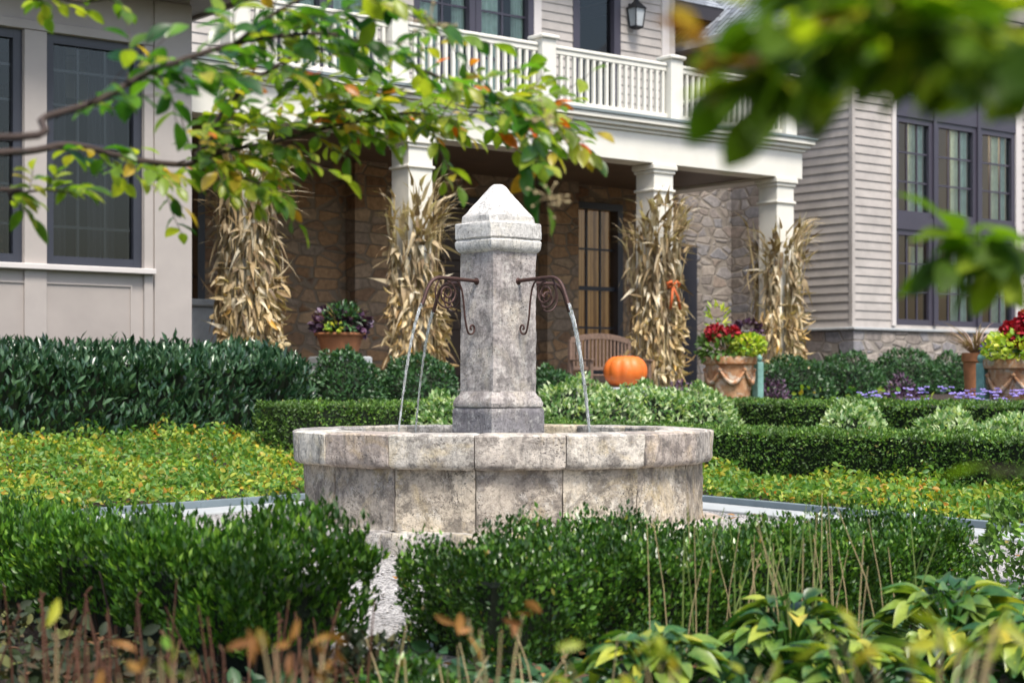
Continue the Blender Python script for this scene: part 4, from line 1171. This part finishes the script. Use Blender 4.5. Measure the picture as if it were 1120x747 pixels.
# low stone block that carries the pumpkin
rt = empty('stone_step', w(a, 14.3, float(gh_as(a, 14.3)) - .02), TH); tag(rt, 'low stone block under the large pumpkin', 'stone block')
mb = MB(); mb.bbox(-.45, .45, -.35, .35, 0, max(.06, z0 - float(gh_as(a, 14.3)) + .02 + .004), .02); mb.build('block', M['greystone'], rt)
a, Y = on_s(486, SP - .25); ppos = w(a, SP - .25, hz(308, Y))

# bench on the porch terrace
a, Y = on_s(668, 15.0)
bz0 = float(gh_as(a, 15.0)) - .03
rt = empty('garden_bench', w(a, 15.0, bz0), TH); rt.scale = (.74, .74, .86); tag(rt, 'teak slatted bench with a curved back rail behind the pumpkin', 'bench')
BWd = .62
def arc_z(x): return .86 + .07 * (1 - (x / BWd) ** 2) * (1 if abs(x) < BWd else 0)
mb = MB()
for j in range(5): mb.bbox(-BWd, BWd, -.22 + j * .095, -.22 + j * .095 + .075, .42, .445, .004)
mb.build('seat', M['bench'], rt)
mb = MB(); xs_ = np.linspace(-BWd, BWd, 17)
mb.loft([[(x, .24, arc_z(x)), (x, .275, arc_z(x)), (x, .275, arc_z(x) + .075), (x, .24, arc_z(x) + .075)] for x in xs_])
mb.bbox(-BWd, BWd, .24, .27, .50, .55, .004)
for j in range(15):
    x = -BWd + .07 + j * (2 * BWd - .14) / 14; mb.bbox(x - .02, x + .02, .248, .266, .55, arc_z(x), .003)
mb.build('backrest', M['bench'], rt)
for sx_, sy_ in ((-1, -1), (1, -1), (-1, 1), (1, 1)):
    mb = MB(); hh = .90 if sy_ > 0 else .62
    mb.bbox(sx_ * BWd - .03, sx_ * BWd + .03, (.23 if sy_ > 0 else -.25), (.29 if sy_ > 0 else -.19), 0, hh, .005); mb.build('leg', M['bench'], rt)
for sx_ in (-1, 1):
    mb = MB(); mb.bbox(sx_ * BWd - .035, sx_ * BWd + .035, -.28, .23, .622, .65, .006); mb.build('armrest', M['bench'], rt)

def cloud(n, c, r, flat=1.0, up=.0):
    N = rnd(n); N[:, 2] = np.abs(N[:, 2]) if up else N[:, 2]
    return np.array(c) + N * np.array((r, r, r * flat)) * (rng.uniform(.3, 1, n) ** .4)[:, None], N

def urn(pos, r, h, label, mat='terracotta', groups=(), name='flower_pot', swag=False, grass=0, tip=1.0, cat='flower pot'):
    rt = empty(name, pos); tag(rt, label, cat)
    mb = MB(); mb.lathe([(r * .62, 0), (r * .66, h * .05), (r * .78, h * .5), (r * .88, h * .86), (r * .98, h * .88), (r, h * .94), (r * .98, h), (r * .88, h), (r * .84, h * .9), (.01, h * .88)], 32)
    po = mb.build('pot', M[mat], rt, smooth=True)
    try: po.data.set_sharp_from_angle(angle=R(35))
    except Exception: pass
    if swag:
        mb = MB()
        for k_ in range(6):
            c0 = k_ * PI / 3
            pts = [(r * (.90 - .05 * math.sin(PI * q / 8)) * math.cos(c0 + q / 8 * PI / 3), r * (.90 - .05 * math.sin(PI * q / 8)) * math.sin(c0 + q / 8 * PI / 3), h * (.78 - .22 * math.sin(PI * q / 8))) for q in range(9)]
            mb.tube(pts, [.012, .018, .024, .028, .03, .028, .024, .018, .012], 6)
            mb.lathe([(.002, h * .74), (.03, h * .78), (.002, h * .82)], 8, (r * .9 * math.cos(c0), r * .9 * math.sin(c0)))
        mb.build('swags', M[mat], po, smooth=True)
    for (nm, m_, n, c, rr, fl, leaf, lw) in groups:
        P, N = cloud(n, c, rr, fl)
        leaf_mesh(nm, P, unit(N + rnd(n) * .6 + np.array((0, 0, .3))), unit(N + np.array((0, 0, .6))), leaf * rng.uniform(.7, 1.2, n), leaf * lw, M[m_], TO, rt)
    if grass:
        n = grass; an = rng.uniform(0, 2 * PI, n); P = np.stack([.05 * np.cos(an), .05 * np.sin(an), np.full(n, h)], 1)
        D = np.stack([np.cos(an) * 1.0, np.sin(an) * 1.0, rng.uniform(.7, 2.4, n)], 1)
        leaf_mesh('grass_blades', P, D, np.stack([-np.cos(an), -np.sin(an), np.full(n, .7)], 1), rng.uniform(.4, .85, n) * tip, .014, M['purple_grass'], tmpl_strap(7, .55), rt)
    return rt
# left porch bowl
a, Y = on_s(372, 16.05); z0 = hz(390, Y)
rp = .29
urn(w(a, 16.05, z0), rp, .26, 'terracotta bowl of dark purple foliage in front of the stone pier', 'terracotta',
    [('foliage', 'dark_flower', 300, (-.10, 0, .36), .20, .8, .08, .6), ('foliage', 'dark_flower', 260, (.15, -.02, .36), .16, .8, .09, .6), ('fern', 'shrub_dark', 320, (.04, -.10, .40), .2, .9, .08, .4), ('lime_leaves', 'lime_leaf', 40, (-.03, -.26, .30), .08, .6, .06, .6)], grass=40, tip=.8)
rt = empty('pedestal', w(a, 16.05, float(gh_as(a, 16.05)) - .03), TH); tag(rt, 'low grey block under the terracotta bowl of purple foliage', 'pedestal')
mb = MB(); mb.bbox(-.26, .26, -.26, .26, 0, z0 - float(gh_as(a, 16.05)) + .03, .015); mb.build('block', M['greystone'], rt)
# grey pedestal seen beside the left wing corner
a, Y = on_s(214, 17.6)
rt = empty('pedestal', w(a, 17.6, .75), TH); tag(rt, 'tall grey stone pedestal between the left wing and the corn shock', 'pedestal')
mb = MB(); zt = hz(328, Y) - .75; mb.bbox(-.18, .18, -.18, .18, 0, zt - .08, .015); mb.bbox(-.23, .23, -.23, .23, zt - .08, zt, .015); mb.build('block', M['greystone'], rt)
# centre right urn
a, Y = on_s(798, 14.2); z0 = float(gh_as(a, 14.2)); hh = hz(390, Y) - z0
urn(w(a, 14.2, z0), 30 * Y / F, hh, 'big terracotta urn of crimson and yellow flowers right of the pumpkin', 'terracotta_old',
    [('leaves', 'boxwood_far', 320, (-.10, -.05, hh + .10), .28, .6, .09, .5), ('yellow_flowers', 'lime_leaf', 420, (.18, -.12, hh + .12), .22, .6, .055, .8), ('crimson_flowers', 'red_petal', 170, (-.19, -.14, hh + .27), .09, .8, .06, .8), ('crimson_flowers', 'red_petal', 130, (.0, -.16, hh + .27), .07, .8, .06, .8),
     ('purple_leaves', 'dark_flower', 160, (.22, .1, hh + .28), .16, .8, .08, .5), ('tall_stems', 'lime_leaf', 60, (-.14, .05, hh + .42), .12, 1.6, .10, .25)], swag=True, grass=46, tip=.8)
# verdigris pot standing beside it
a2, Y2 = on_s(829, 14.1)
def slim(pos, h, label):
    rt = empty('planter_stand', pos, TH); tag(rt, label, 'plant stand')
    mb = MB(); mb.bbox(-.05, .05, -.05, .05, 0, h, .008); mb.build('post', M['verdigris'], rt)
    mb = MB(); mb.lathe([(.03, h + .001), (.055, h + .03), (.05, h + .07), (.01, h + .11)], 12); mb.build('finial', M['verdigris'], rt, smooth=True)
z2 = float(gh_as(a2, 14.1)); slim(w(a2, 14.1, z2), hz(396, Y2) - z2, 'slim verdigris post touching the right side of the middle urn')
# right urn, nearest
s_, Y = on_a(1118, 14.4); z0 = float(gh_as(14.4, s_)); hh = hz(393, Y) - z0
urn(w(14.4, s_, z0), 42 * Y / F, hh, 'large terracotta urn of dark red flowers at the right edge', 'terracotta_old',
    [('yellow_flowers', 'lime_leaf', 700, (-.05, -.1, hh + .10), .34, .5, .07, .6), ('leaves', 'boxwood_far', 200, (.1, 0, hh + .12), .3, .6, .08, .5), ('crimson_flowers', 'red_petal', 240, (-.12, -.12, hh + .26), .10, .8, .06, .8), ('crimson_flowers', 'red_petal', 240, (.05, -.12, hh + .38), .12, .8, .06, .8), ('crimson_flowers', 'red_petal', 200, (-.03, -.14, hh + .20), .09, .8, .06, .8)], swag=True)
s2, Y2 = on_a(1075, 14.2); z2 = float(gh_as(14.2, s2)); slim(w(14.2, s2, z2), hz(397, Y2) - z2, 'slim verdigris post left of the urn at the right edge')
# small pot with purple fountain grass
s_, Y = on_a(1067, 15.2); z0 = float(gh_as(15.2, s_)); hh = hz(386, Y) - z0
urn(w(15.2, s_, z0), 15 * Y / F, hh, 'narrow terracotta pot of purple fountain grass beside the right urn', 'terracotta', [('violet_flowers', 'violet_petal', 60, (.12, -.1, hh + .06), .1, .7, .05, .8)], grass=190, tip=.72)
# purple perennials round the urns
for px, s, lb in ((742, 14.4, 'purple leaved perennial left of the middle urn'), (845, 14.6, 'purple leaved perennial right of the middle urn'), (985, 13.2, 'pinkish perennial under the tall wing window')):
    a, Y = on_s(px, s); mound('purple_perennial', w(a, s)[:2], .22, .38, M['dark_flower'], 800, .05, lb, 'perennial', 'purple leaved perennials', core=False, sink=.8)

# ------------------------------------------------------------------ foreground planting
def hosta(pos, r, h, label, n=46, leaf=.15):
    gz = 0.0
    rt = empty('hosta', (pos[0], pos[1], gz)); tag(rt, label, 'hosta', 'hostas in the foreground bed')
    an = rng.uniform(0, 2 * PI, n); lv = rng.uniform(0, 1, n)
    rad = r * (.15 + .6 * lv); P = np.stack([rad * np.cos(an), rad * np.sin(an), h * (1 - .65 * lv ** 1.5) * rng.uniform(.85, 1.1, n)], 1)
    D = np.stack([np.cos(an), np.sin(an), .55 - .9 * lv], 1) + rnd(n) * .25
    N = unit(np.stack([np.cos(an) * .5, np.sin(an) * .5, np.full(n, 1.)], 1) + rnd(n) * .35)
    l = leaf * rng.uniform(.6, 1.15, n)
    tm = tmpl_oval(.42, ((0, .08), (.1, .55), (.25, .92), (.42, 1.), (.6, .86), (.78, .55), (.92, .22), (1, .02)), .16)
    leaf_mesh('leaves', P, D, N, l, l * .62, M['hosta'], tm, rt, smooth=True)
    mb = MB()
    for i in range(n): mb.tube([(0, 0, 0), (P[i, 0] * .5, P[i, 1] * .5, P[i, 2] * .7), tuple(P[i])], [.004, .003, .002], 4)
    mb.build('stems', M['boxwood'], rt)
G3 = lambda px, Y: ((px - CX) / F * Y, Y)
hosta(G3(1040, 5.0), .33, .20, 'hosta mound on the right with dark leaves under a yellow top', 160, .095)
hosta(G3(865, 4.7), .27, .20, 'hosta clump below the tall straw stalks', 120, .085)
hosta(G3(715, 4.35), .25, .16, 'low hosta clump left of the others', 90, .085)
hosta(G3(1130, 4.6), .24, .18, 'hosta at the right edge of the foreground', 100, .09)
hosta(G3(930, 4.1), .26, .16, 'hosta clump lowest in the picture', 80, .10)
mound('green_shrub', G3(1125, 6.8), .22, .36, M['boxwood_far'], 1500, .04, 'small leafy plant at the right edge before the gravel', 'plant', core=False, gz=0.0)

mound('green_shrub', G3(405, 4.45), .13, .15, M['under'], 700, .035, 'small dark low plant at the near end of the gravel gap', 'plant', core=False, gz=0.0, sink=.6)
mound('green_shrub', G3(448, 4.25), .14, .13, M['boxwood'], 700, .03, 'small green low plant at the foot of the right foreground hedge corner', 'plant', core=False, gz=0.0, sink=.6)
def stalks(name, xs, Yr, ztop, n, mat, rad, label, seeds=True, seed=1, sp=.05):
    rs = random.Random(seed); mb = MB()
    for i in range(n):
        cl_ = rs.choice(xs); px = rs.gauss(cl_[0], cl_[1]); Y = rs.uniform(*Yr); x = (px - CX) / F * Y; h = rs.uniform(*ztop)
        lx, ly = rs.gauss(0, sp), rs.gauss(0, sp * .8)
        mb.tube([(x, Y, 0), (x + lx * .35, Y + ly * .3, h * .5), (x + lx, Y + ly, h)], [rad * 1.2, rad, rad * .6], 5)
        if seeds and rs.random() < .2:
            for q in range(4):
                f_ = 1 - q * .05; mb.tube([(x + lx * f_, Y + ly, h * f_), (x + lx * f_ + rs.uniform(-.012, .012), Y + ly, h * f_ + .012)], [rad * .8, rad * 1.3], 4)
    o = mb.build(name, mat); tag(o, label, 'stalks', kind='stuff')
stalks('straw_stalks', [(750, 16), (700, 14), (812, 12), (850, 26), (915, 14), (965, 18), (880, 45)], (4.7, 5.6), (.28, .46), 32, M['stalk'], .0016, 'tall thin straw stalks rising in front of the right boxwood', seed=3, sp=.05)
stalks('green_stalks', [(740, 20), (810, 25), (860, 25), (990, 10)], (4.8, 5.6), (.26, .44), 30, simple('green stalk', (.16, .22, .05), .6), .002, 'thin green stalks among the straw ones', False, seed=4)
stalks('straw_stalks', [(500, 14), (440, 10), (560, 30), (610, 20)], (3.6, 4.2), (.12, .27), 16, M['stalk'], .0022, 'short pale stalks at the bottom centre', seed=6)
stalks('brown_stems', [(40, 25), (95, 20), (150, 25), (230, 35), (300, 30), (370, 30)], (3.3, 4.1), (.14, .36), 74, M['stem_brown'], .0028, 'rust brown dead stems in front of the left hedge', True, seed=5, sp=.04)

def sprig(pos_list, label, mat='dead_leaf', leaf=.05, name='wilted_plant', n=5, base=None):
    """pos_list: (px, py, Y) leaf positions fed by stems from the ground"""
    ps = [at(*p) for p in pos_list]; cx_ = sum(p.x for p in ps) / len(ps); cy_ = sum(p.y for p in ps) / len(ps)
    rt = empty(name, (cx_, cy_, 0)); tag(rt, label, 'plant')
    mb = MB(); P = []; D = []
    for p in ps:
        q = p - Vector((cx_, cy_, 0)); mb.tube([(0, 0, 0), (q.x * .3 + random.gauss(0, .01), q.y * .4, q.z * .55), (q.x * .75, q.y * .8, q.z * .85), tuple(q)], [.003, .0024, .0018, .0012], 5)
        for k_ in range(n):
            P.append((q.x + random.gauss(0, leaf * .35), q.y + random.gauss(0, leaf * .3), q.z + random.gauss(0, leaf * .25))); D.append((random.gauss(0, .8), random.gauss(0, .5), random.gauss(-.1, .9)))
    mb.build('stems', M['stalk'], rt)
    P = np.array(P); D = np.array(D); k_ = len(P)
    leaf_mesh('leaves', P, D, unit(rnd(k_) + np.array((0, -.5, .3))), leaf * rng.uniform(.6, 1.3, k_), leaf * rng.uniform(.22, .45, k_), M[mat], TOF, rt, smooth=True)
sprig([(512, 676, 2.9), (525, 688, 2.9), (548, 690, 2.9), (572, 672, 3.0)], 'yellow orange wilted sprig at the bottom centre', n=2, leaf=.045)
sprig([(300, 706, 2.4), (335, 712, 2.4), (355, 700, 2.5), (320, 738, 2.4), (360, 735, 2.4), (285, 690, 2.4)], 'rust orange wilted sprig at lower left', n=3, leaf=.04)
sprig([(130, 738, 2.4), (160, 730, 2.4)], 'small orange wilted leaves near the bottom left corner', n=2, leaf=.04)
sprig([(62, 690, 2.6)], 'single lime leaf on a curved stem at lower left', 'lime_blur', .05, n=1)
sprig([(190, 725, 2.3), (205, 735, 2.3), (175, 715, 2.3)], 'blurred pale green leaves near the lower left', 'lime_leaf', .03, n=2)
rs = random.Random(9)
sprig([(rs.uniform(880, 1120), rs.uniform(680, 747), rs.uniform(1.9, 2.4)) for _ in range(13)], 'blurred yellow green plant in the bottom right corner', 'lime_blur', .04, 'perennial', 2)
sprig([(rs.uniform(560, 860), rs.uniform(725, 760), rs.uniform(2.0, 2.6)) for _ in range(11)], 'blurred yellow green plant along the bottom edge', 'lime_blur', .04, 'perennial', 2)
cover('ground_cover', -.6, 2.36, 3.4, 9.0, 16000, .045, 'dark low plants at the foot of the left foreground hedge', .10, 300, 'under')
cover('ground_cover', .5, 6.0, .8, 3.90, 12000, .05, 'dark leaf litter and low green plants in the foreground bed', .09, 150, 'shrub_dark')
n = 5200; A = rng.uniform(-1.2, 6, n); S = rng.uniform(1.0, 4.0, n); k_ = rng.random(n) < .5; A[k_] = rng.uniform(-.8, 2.45, k_.sum()); S[k_] = rng.uniform(3, 9, k_.sum()); P = A[:, None] * U + S[:, None] * V; P[:, 2] = .0 + rng.uniform(0, .03, n)
o = leaf_mesh('fallen_leaves', P, rnd(n) * np.array((1, 1, .2)), unit(rnd(n) * .4 + np.array((0, 0, 1))), .045 * rng.uniform(.6, 1.3, n), .022, M['litter'], TO)
tag(o, 'fallen brown leaves on the foreground soil', 'fallen leaves', kind='stuff')

n = 150; A = rng.uniform(2.9, 8.0, n); S = rng.uniform(4.3, 9.7, n); P = A[:, None] * U + S[:, None] * V; P[:, 2] = .006 + rng.uniform(0, .01, n)
k_ = np.hypot(P[:, 0] - FX, P[:, 1] - FY) > 1.25; P = P[k_]; n = len(P)
o = leaf_mesh('fallen_leaves', P, rnd(n) * np.array((1, 1, .1)), unit(rnd(n) * .25 + np.array((0, 0, 1))), .05 * rng.uniform(.6, 1.2, n), .026, M['dead_leaf'], TO)
tag(o, 'fallen leaves scattered on the pale gravel', 'fallen leaves', kind='stuff')

# ------------------------------------------------------------------ overhanging trees
LT = tmpl_oval(.22, ((0, .06), (.12, .4), (.3, .78), (.5, 1.), (.7, .9), (.86, .55), (1, .03)), .10)
def catmull(pts, sub=6):
    pts = [Vector(p) for p in pts]; out = []
    for i in range(len(pts) - 1):
        p0, p1, p2, p3 = pts[max(i - 1, 0)], pts[i], pts[i + 1], pts[min(i + 2, len(pts) - 1)]
        for q in range(sub):
            t = q / sub; out.append(.5 * ((2 * p1) + (-p0 + p2) * t + (2 * p0 - 5 * p1 + 4 * p2 - p3) * t * t + (-p0 + 3 * p1 - 3 * p2 + p3) * t ** 3))
    out.append(pts[-1]); return out
def branch_with_leaves(rt, name, pts, r0, r1, ntw, tl, leaf, mats, droop=.0, lpt=7, seed=0, start=0.1, spread=.9, lw=.52, fill=()):
    """a limb with side twigs carrying alternate leaves; returns nothing"""
    rs = random.Random(seed); cv = catmull(pts); mb = MB()
    o0 = rt.location
    mb.tube([p - o0 for p in cv], [r0 + (r1 - r0) * i / (len(cv) - 1) for i in range(len(cv))], 7)
    twigs = []
    for k_ in range(ntw):
        f_ = start + (1 - start) * (k_ + rs.random() * .8) / ntw; i = min(len(cv) - 2, int(f_ * (len(cv) - 1)))
        p = cv[i]; t = (cv[i + 1] - cv[i]).normalized(); sd = 1 if k_ % 2 else -1
        side = Vector((0, 0, 1)).cross(t).normalized()
        d = (t * rs.uniform(.3, .9) + side * sd * rs.uniform(.25, spread) + Vector((0, 0, rs.uniform(-.55, .65)))).normalized()
        L = tl * rs.uniform(.5, 1.2)
        pp = [p]; dd = d.copy()
        for q in range(5):
            dd = (dd + Vector((rs.gauss(0, .10), rs.gauss(0, .10), rs.gauss(0, .10) - droop * .12))).normalized(); pp.append(pp[-1] + dd * L / 5)
        twigs.append(pp)
    for (p, q) in fill:
        pp = [Vector(p).lerp(Vector(q), j / 5) + Vector((0, 0, -.02 * math.sin(j / 5 * PI))) for j in range(6)]; twigs.append(pp)
    P = []; D = []; N = []; L_ = []
    for pp in twigs:
        mb.tube([x - o0 for x in pp], [max(.0011, r1 * .8), .0013, .0011, .001, .0009, .0007], 5)
        for q in range(lpt):
            f_ = .12 + .88 * (q + .5 * rs.random()) / lpt; j = min(4, int(f_ * 5)); g_ = f_ * 5 - j
            p = pp[j].lerp(pp[j + 1], min(1, g_)); t = (pp[j + 1] - pp[j]).normalized()
            s_ = Vector((0, 0, 1)).cross(t); s_ = s_.normalized() if s_.length > .01 else Vector((1, 0, 0))
            sd = 1 if q % 2 else -1
            d = (t * .7 + s_ * sd * rs.uniform(.5, 1.1) + Vector((rs.gauss(0, .2), rs.gauss(0, .2), rs.gauss(-.18 - droop * .25, .28)))).normalized()
            if q == lpt - 1: d = (t + Vector((0, 0, -.15))).normalized()
            P.append(p - o0); D.append(d); N.append(Vector((rs.gauss(0, .42), rs.gauss(-.25, .42), 1)).normalized()); L_.append(leaf * rs.uniform(.6, 1.2))
    mb.build('branch', M['bark'], rt).data.polygons.foreach_set('use_smooth', [True] * len(mb.f))
    P = np.array([tuple(x) for x in P]); D = np.array([tuple(x) for x in D]); N = np.array([tuple(x) for x in N]); L_ = np.array(L_)
    sel = np.array([rs.random() for _ in P]); acc = 0.0
    for m_, fr_ in mats:
        k_ = (sel >= acc) & (sel < acc + fr_); acc += fr_
        if k_.sum(): leaf_mesh('leaves', P[k_], D[k_], N[k_], L_[k_], L_[k_] * lw, M[m_], LT, rt, smooth=True)

# left tree: trunk stands outside the frame
tr = empty('serviceberry_tree', (-2.35, 3.4, 0)); tag(tr, 'green and yellow leaved tree whose branches hang over the top left', 'tree')
mb = MB(); mb.tube([(0, 0, -.05), (.03, .02, .6), (-.02, .05, 1.3), (.04, .0, 2.1), (.0, -.05, 3.0)], [.075, .062, .055, .045, .03], 12); mb.build('trunk', M['bark'], tr, smooth=True)
tb1 = Vector((-2.32, 3.42, 1.15)); tb2 = Vector((-2.35, 3.44, 1.38)); tb3 = Vector((-2.32, 3.4, 2.0))
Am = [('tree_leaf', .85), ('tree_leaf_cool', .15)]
branch_with_leaves(tr, 'branch', [tb1, at(-60, 172, 3.5), at(30, 166, 3.7), at(80, 159, 3.8), at(148, 175, 3.9), at(205, 180, 4.0), at(215, 169, 4.0), at(228, 154, 4.0), at(244, 122, 4.0), at(273, 93, 4.0), at(308, 69, 4.0), at(345, 48, 4.0)],
                   .009, .0035, 32, .27, .053, Am, seed=1, lpt=9, start=.22)
branch_with_leaves(tr, 'branch', [at(205, 180, 4.0), at(250, 165, 4.05), at(300, 155, 4.1), at(350, 142, 4.15), at(391, 134, 4.2), at(448, 124, 4.2), at(475, 128, 4.2), at(530, 126, 4.2), at(571, 124, 4.2), at(600, 132, 4.2)],
                   .006, .0016, 70, .22, .054, [('tree_leaf', 1.)], seed=2, lpt=8, start=.02, droop=.15)
branch_with_leaves(tr, 'branch', [at(308, 69, 4.0), at(340, 95, 4.1), at(375, 112, 4.2), at(420, 120, 4.2)], .004, .0015, 16, .2, .053, [('tree_leaf', 1.)], seed=21, lpt=8, start=.05)
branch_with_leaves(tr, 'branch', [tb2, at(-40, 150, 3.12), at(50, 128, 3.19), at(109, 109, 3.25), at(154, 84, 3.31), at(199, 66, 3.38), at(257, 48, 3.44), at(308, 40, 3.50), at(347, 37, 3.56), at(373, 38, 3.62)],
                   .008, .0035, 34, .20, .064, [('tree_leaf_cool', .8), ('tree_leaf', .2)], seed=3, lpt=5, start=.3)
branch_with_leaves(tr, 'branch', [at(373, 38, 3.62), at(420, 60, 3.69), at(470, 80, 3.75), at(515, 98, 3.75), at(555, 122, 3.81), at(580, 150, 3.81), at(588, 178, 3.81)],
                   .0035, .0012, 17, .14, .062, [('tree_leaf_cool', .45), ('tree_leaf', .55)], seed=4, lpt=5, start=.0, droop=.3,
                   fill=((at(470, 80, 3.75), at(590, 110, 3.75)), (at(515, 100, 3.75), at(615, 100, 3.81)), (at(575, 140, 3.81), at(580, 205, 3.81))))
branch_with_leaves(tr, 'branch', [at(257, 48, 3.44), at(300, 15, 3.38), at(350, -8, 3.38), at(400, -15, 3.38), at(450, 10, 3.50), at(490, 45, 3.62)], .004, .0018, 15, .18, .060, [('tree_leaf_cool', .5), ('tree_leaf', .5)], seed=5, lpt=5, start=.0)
branch_with_leaves(tr, 'branch', [tb3, at(-30, -20, 3.63), at(40, -8, 3.74), at(90, 2, 3.74), at(140, -6, 3.74)], .007, .002, 9, .09, .045, [('tree_leaf', 1.)], seed=6, lpt=5, start=.35, droop=.3)
branch_with_leaves(tr, 'branch', [tb1, at(-40, 208, 3.63), at(10, 212, 3.74), at(50, 208, 3.74), at(80, 212, 3.74)], .006, .0015, 7, .10, .06, [('tree_leaf', 1.)], seed=7, lpt=6, start=.45, spread=.4, lw=.36)
branch_with_leaves(tr, 'branch', [at(215, 172, 4.0), at(250, 190, 4.0), at(280, 200, 4.0), at(310, 208, 4.0)], .003, .0012, 8, .12, .05, [('tree_leaf', 1.)], seed=8, lpt=6, start=.1, droop=.3)
# seed heads on the thin twig tips
mb = MB(); rs = random.Random(4)
for (px, py) in ((598, 132), (600, 218), (470, 30)):
    c = at(px, py, 3.4)
    for _ in range(14):
        q = c + Vector((rs.gauss(0, .03), rs.gauss(0, .02), rs.gauss(0, .022))); mb.tube([c - tr.location, (c + q) / 2 + Vector((0, 0, .006)) - tr.location, q - tr.location], .0008, 4)
        mb.lathe([(.0005, (q - tr.location).z - .004), (.004, (q - tr.location).z), (.0005, (q - tr.location).z + .004)], 6, ((q - tr.location).x, (q - tr.location).y))
mb.build('seed_heads', M['stalk'], tr)

# right tree, very close: trunk outside the frame
tr = empty('near_tree', (1.15, 1.35, 0)); tag(tr, 'dark green tree very close, its blurred leaves across the top right', 'tree')
mb = MB(); mb.tube([(0, 0, -.05), (.02, .02, .7), (0, .05, 1.4), (-.02, .03, 2.2)], [.05, .045, .038, .025], 12); mb.build('trunk', M['bark'], tr, smooth=True)
tk = Vector((1.15, 1.38, 1.2))
Nm = [('tree_leaf_near', 1.)]
branch_with_leaves(tr, 'branch', [tk, at(1180, 40, 1.45), at(1100, 52, 1.4), at(1020, 44, 1.38), at(950, 46, 1.36), at(880, 58, 1.35), at(835, 68, 1.35)], .006, .0018, 22, .065, .052, Nm, seed=31, lpt=6, start=.3, droop=.2, lw=.6)
branch_with_leaves(tr, 'branch', [tk, at(1180, 20, 1.3), at(1110, 30, 1.25), at(1040, 40, 1.22), at(980, 26, 1.2), at(920, 20, 1.2)], .005, .0018, 16, .06, .05, Nm, seed=32, lpt=6, start=.3, droop=.2, lw=.6)
branch_with_leaves(tr, 'branch', [tk, at(1200, 80, 1.5), at(1120, 84, 1.45), at(1060, 84, 1.4), at(1000, 80, 1.4)], .005, .0018, 9, .05, .05, Nm, seed=33, lpt=5, start=.35, droop=.2, lw=.6)
branch_with_leaves(tr, 'branch', [tk, at(1200, 290, 2.1), at(1140, 280, 2.1), at(1095, 280, 2.1), at(1055, 268, 2.1)], .005, .0014, 10, .07, .068, Nm, seed=34, lpt=4, start=.45, droop=.3)
branch_with_leaves(tr, 'branch', [at(835, 78, 1.35), at(805, 72, 1.35), at(772, 62, 1.35)], .0015, .0008, 4, .03, .04, [('dead_leaf', .7), ('tree_leaf_near', .3)], seed=35, lpt=3, start=.2)
branch_with_leaves(tr, 'branch', [Vector((1.15, 1.38, .75)), at(1170, 520, 1.5), at(1110, 510, 1.5)], .003, .001, 2, .04, .05, Nm, seed=36, lpt=2, start=.6)

# unseen wood added behind the camera to darken what the panes mirror
n = 26000; N = []; ang = rng.uniform(PI * 1.02, PI * 1.98, n); rad = rng.uniform(22, 30, n)
hg = 5.5 + 2.5 * np.sin(ang * 9) + 1.2 * np.sin(ang * 23); zz = rng.uniform(0, 1, n) ** .8 * hg
P = np.stack([rad * np.cos(ang), rad * np.sin(ang) + 2, zz], 1)
o = leaf_mesh('wood', P, rnd(n), rnd(n), rng.uniform(.5, 1.1, n), .6, M['far_tree'], TS)
tag(o, 'unseen belt of trees added behind the camera, mirrored in the window panes', 'wood', kind='stuff')
